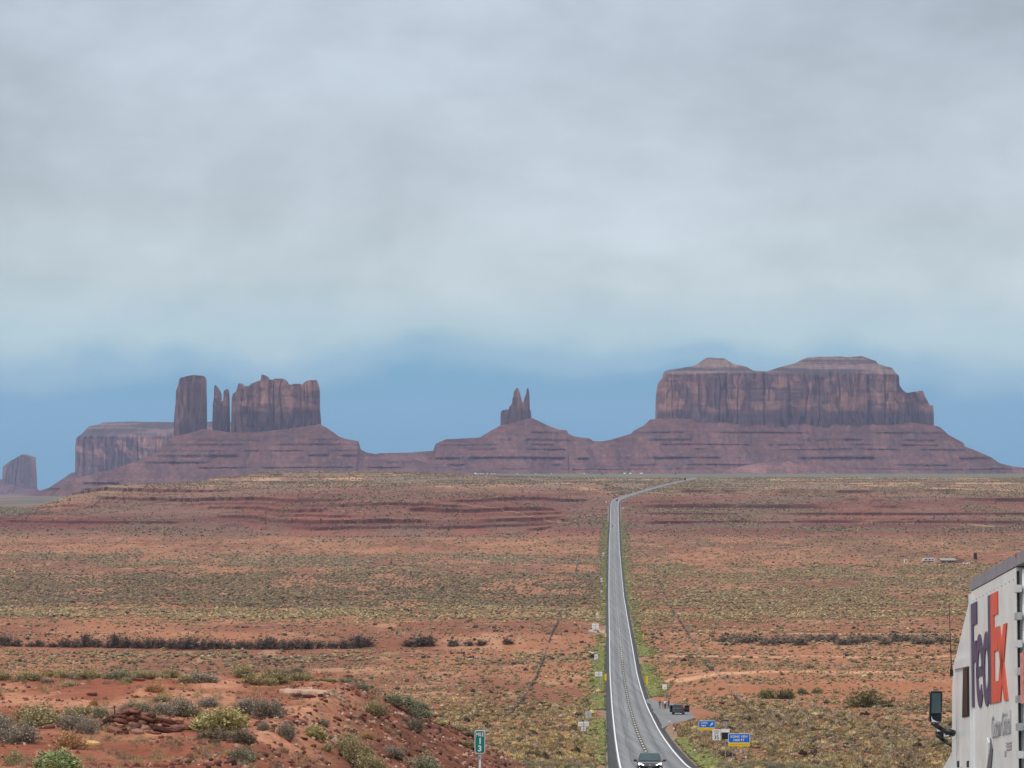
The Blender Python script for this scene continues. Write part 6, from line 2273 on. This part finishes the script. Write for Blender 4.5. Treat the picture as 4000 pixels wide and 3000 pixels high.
# cab in front of the body
def prism(name, mat, pts, x0, x1, bevel=0.0, parent=truck):
    return MB().plate([(x0, TX(a, b_, x0).y, TX(a, b_, x0).z) for a, b_ in pts], (x1 - x0, 0, 0)).build(name, mat, parent, bevel=bevel)


prism('roof_fairing', M_cabw, [(3803, 2325), (3745, 2566), (3737, 2588), (3800, 2566)], .10, W_T - .10, .03)
prism('cab_visor', M_cabw, [(3737, 2588), (3800, 2560), (3800, 2602), (3733, 2617)], .03, W_T - .03, .02)
zf = .55
cabp = [(TX(a, b_, .06).y, TX(a, b_, .06).z) for a, b_ in ((3800, 2600), (3733, 2617), (3730, 2700), (3729, 2950))]
MB().plate([(.06, y, z) for y, z in cabp] + [(.06, cabp[-1][0], zf), (.06, cabp[0][0], zf)], (W_T - .12, 0, 0)).build('cab', M_cabw, truck, bevel=.03)
hood = [(TX(a, b_, .10).y, TX(a, b_, .10).z) for a, b_ in ((3735, 2925), (3722, 2955), (3708, 2980), (3690, 3010), (3660, 3030))]
MB().plate([(.10, y, z) for y, z in hood] + [(.10, hood[-1][0], zf), (.10, hood[0][0], zf)], (W_T - .20, 0, 0)).build('bonnet', M_cabw, truck, bevel=.05)
dw = [(.045, TX(a, b_, .045).y, TX(a, b_, .045).z) for a, b_ in ((3774, 2612), (3794, 2607), (3795.5, 2800), (3769, 2806))]
MB().plate(dw, (.02, 0, 0)).build('window_seal', M_black, truck, bevel=.008)
c0 = Vector((.035, sum(p[1] for p in dw) / 4, sum(p[2] for p in dw) / 4))
MB().plate([(.036, c0.y + (p[1] - c0.y) * .84, c0.z + (p[2] - c0.z) * .95) for p in dw], (.012, 0, 0)).build('cab_window', M_tint, truck)
for a, r0, r1 in ((3748, 2915, 3000), (3788, 2912, 3000)):
    MB().plate([(.050, T(a, r0).y, T(a, r0).z), (.050, T(a + 3, r0).y, T(a + 3, r0).z), (.050, T(a + 3, r1).y, T(a + 3, r1).z), (.050, T(a, r1).y, T(a, r1).z)], (.012, 0, 0)).build('door_seam', M_trim, truck)
for a in (3736, 3774):
    MB().plate([(.046, T(x_, y_).y, T(x_, y_).z) for x_, y_ in ((a, 2978), (a + 6, 2976), (a + 6, 3000), (a, 3002))], (.016, 0, 0)).build('door_handle', M_black, truck)
MB().plate([(.05, T(x_, y_).y, T(x_, y_).z) for x_, y_ in ((3733, 2610), (3800, 2594), (3800, 2597), (3733, 2613))], (.02, 0, 0)).build('visor_seam', M_rail, truck)
# mirror, its arms, bonnet mirror and whip aerial: placed outboard of the cab side
def tp(px, py, y):
    """truck-space point on the sight line at depth y"""
    v = TI @ Vector(((px - 2000) / F * y, y, -(py - YH) / F * y))
    return Vector((v.x, v.y, v.z + H0))


ym = 48.4
q = [tp(a, b_, ym) for a, b_ in ((3644, 2712), (3648, 2702), (3688, 2702), (3692, 2710), (3688, 2820), (3682, 2826), (3645, 2824), (3641, 2818))]
MB().plate(q, (0, .10, 0)).build('mirror_housing', M_black, truck, bevel=.012)
def quad_at(name, mat, pts, y, th=.012):
    return MB().plate([tp(a, b_, y) for a, b_ in pts], (0, th, 0)).build(name, mat, truck)
M_mirror = pmat('mirror_glass', (0.085, 0.14, 0.155), 0.15, 0.2, var=.25, scale=2)
quad_at('mirror_glass', M_mirror, ((3650, 2710), (3685, 2710), (3686, 2788), (3649, 2789)), ym - .02)
quad_at('spot_mirror', M_glass, ((3651, 2794), (3685, 2793), (3685, 2821), (3668, 2820), (3652, 2806)), ym - .02)
quad_at('mirror_rim', M_trim, ((3648, 2800), (3653, 2812), (3668, 2821), (3684, 2824), (3650, 2824)), ym - .035)
arm = MB().tube(tp(3650, 2826, ym + .03), tp(3690, 2852, ym - .02), .030, .034, 8).tube(tp(3690, 2852, ym - .02), tp(3736, 2868, 48.2), .034, .05, 8)
arm.build('mirror_arm', M_black, truck, smooth=True)
MB().plate([tp(a, b_, 49.6) for a, b_ in ((3667, 2853), (3690, 2848), (3720, 2852), (3724, 2880), (3714, 2884), (3680, 2882), (3668, 2872))], (0, .10, 0)).build('bonnet_mirror', M_black, truck, bevel=.012)
quad_at('bonnet_mirror_glass', M_trim, ((3669, 2852), (3686, 2854), (3684, 2860), (3670, 2861)), 49.58)
quad_at('bonnet_mirror_glass', M_trim, ((3698, 2866), (3704, 2876), (3718, 2874), (3717, 2880), (3697, 2881)), 49.58)
MB().tube(tp(3668, 2872, 49.6), tp(3700, 2898, 49.6), .03, .03, 8).tube(tp(3700, 2898, 49.6), tp(3730, 2916, 49.4), .03, .03, 8).build('bonnet_mirror_arm', M_black, truck, smooth=True)
MB().tube(tp(3728, 2622, 48.4), tp(3717, 2342, 48.4), .009, .004, 6).build('aerial', M_black, truck)
MB().box(tp(3728, 2630, 48.4), (.045, .045, .10)).build('aerial_base', M_black, truck, bevel=.01)

# ------------------------------------------------------------------ air
def haze_box():
    m = bpy.data.materials.new('haze_air')
    m.use_nodes = True
    nt = m.node_tree
    nt.nodes.clear()
    out = N(nt, 'ShaderNodeOutputMaterial')
    v = N(nt, 'ShaderNodeVolumePrincipled')
    v.inputs['Color'].default_value = (0.56, 0.66, 0.98, 1)
    v.inputs['Density'].default_value = 2.9e-5
    v.inputs['Anisotropy'].default_value = 0.0
    nt.links.new(v.outputs[0], out.inputs['Volume'])
    m.cycles.homogeneous_volume = True if hasattr(m.cycles, 'homogeneous_volume') else True
    x0, x1, y0, y1, z0, z1 = -9500, 9500, -400, 17500, -190, 300
    o = MB().box(((x0 + x1) / 2, (y0 + y1) / 2, (z0 + z1) / 2), (x1 - x0, y1 - y0, z1 - z0)).build('haze', m)
    tag(o, 'thin blue haze between the highway and the buttes', 'haze', kind='stuff')


haze_box()
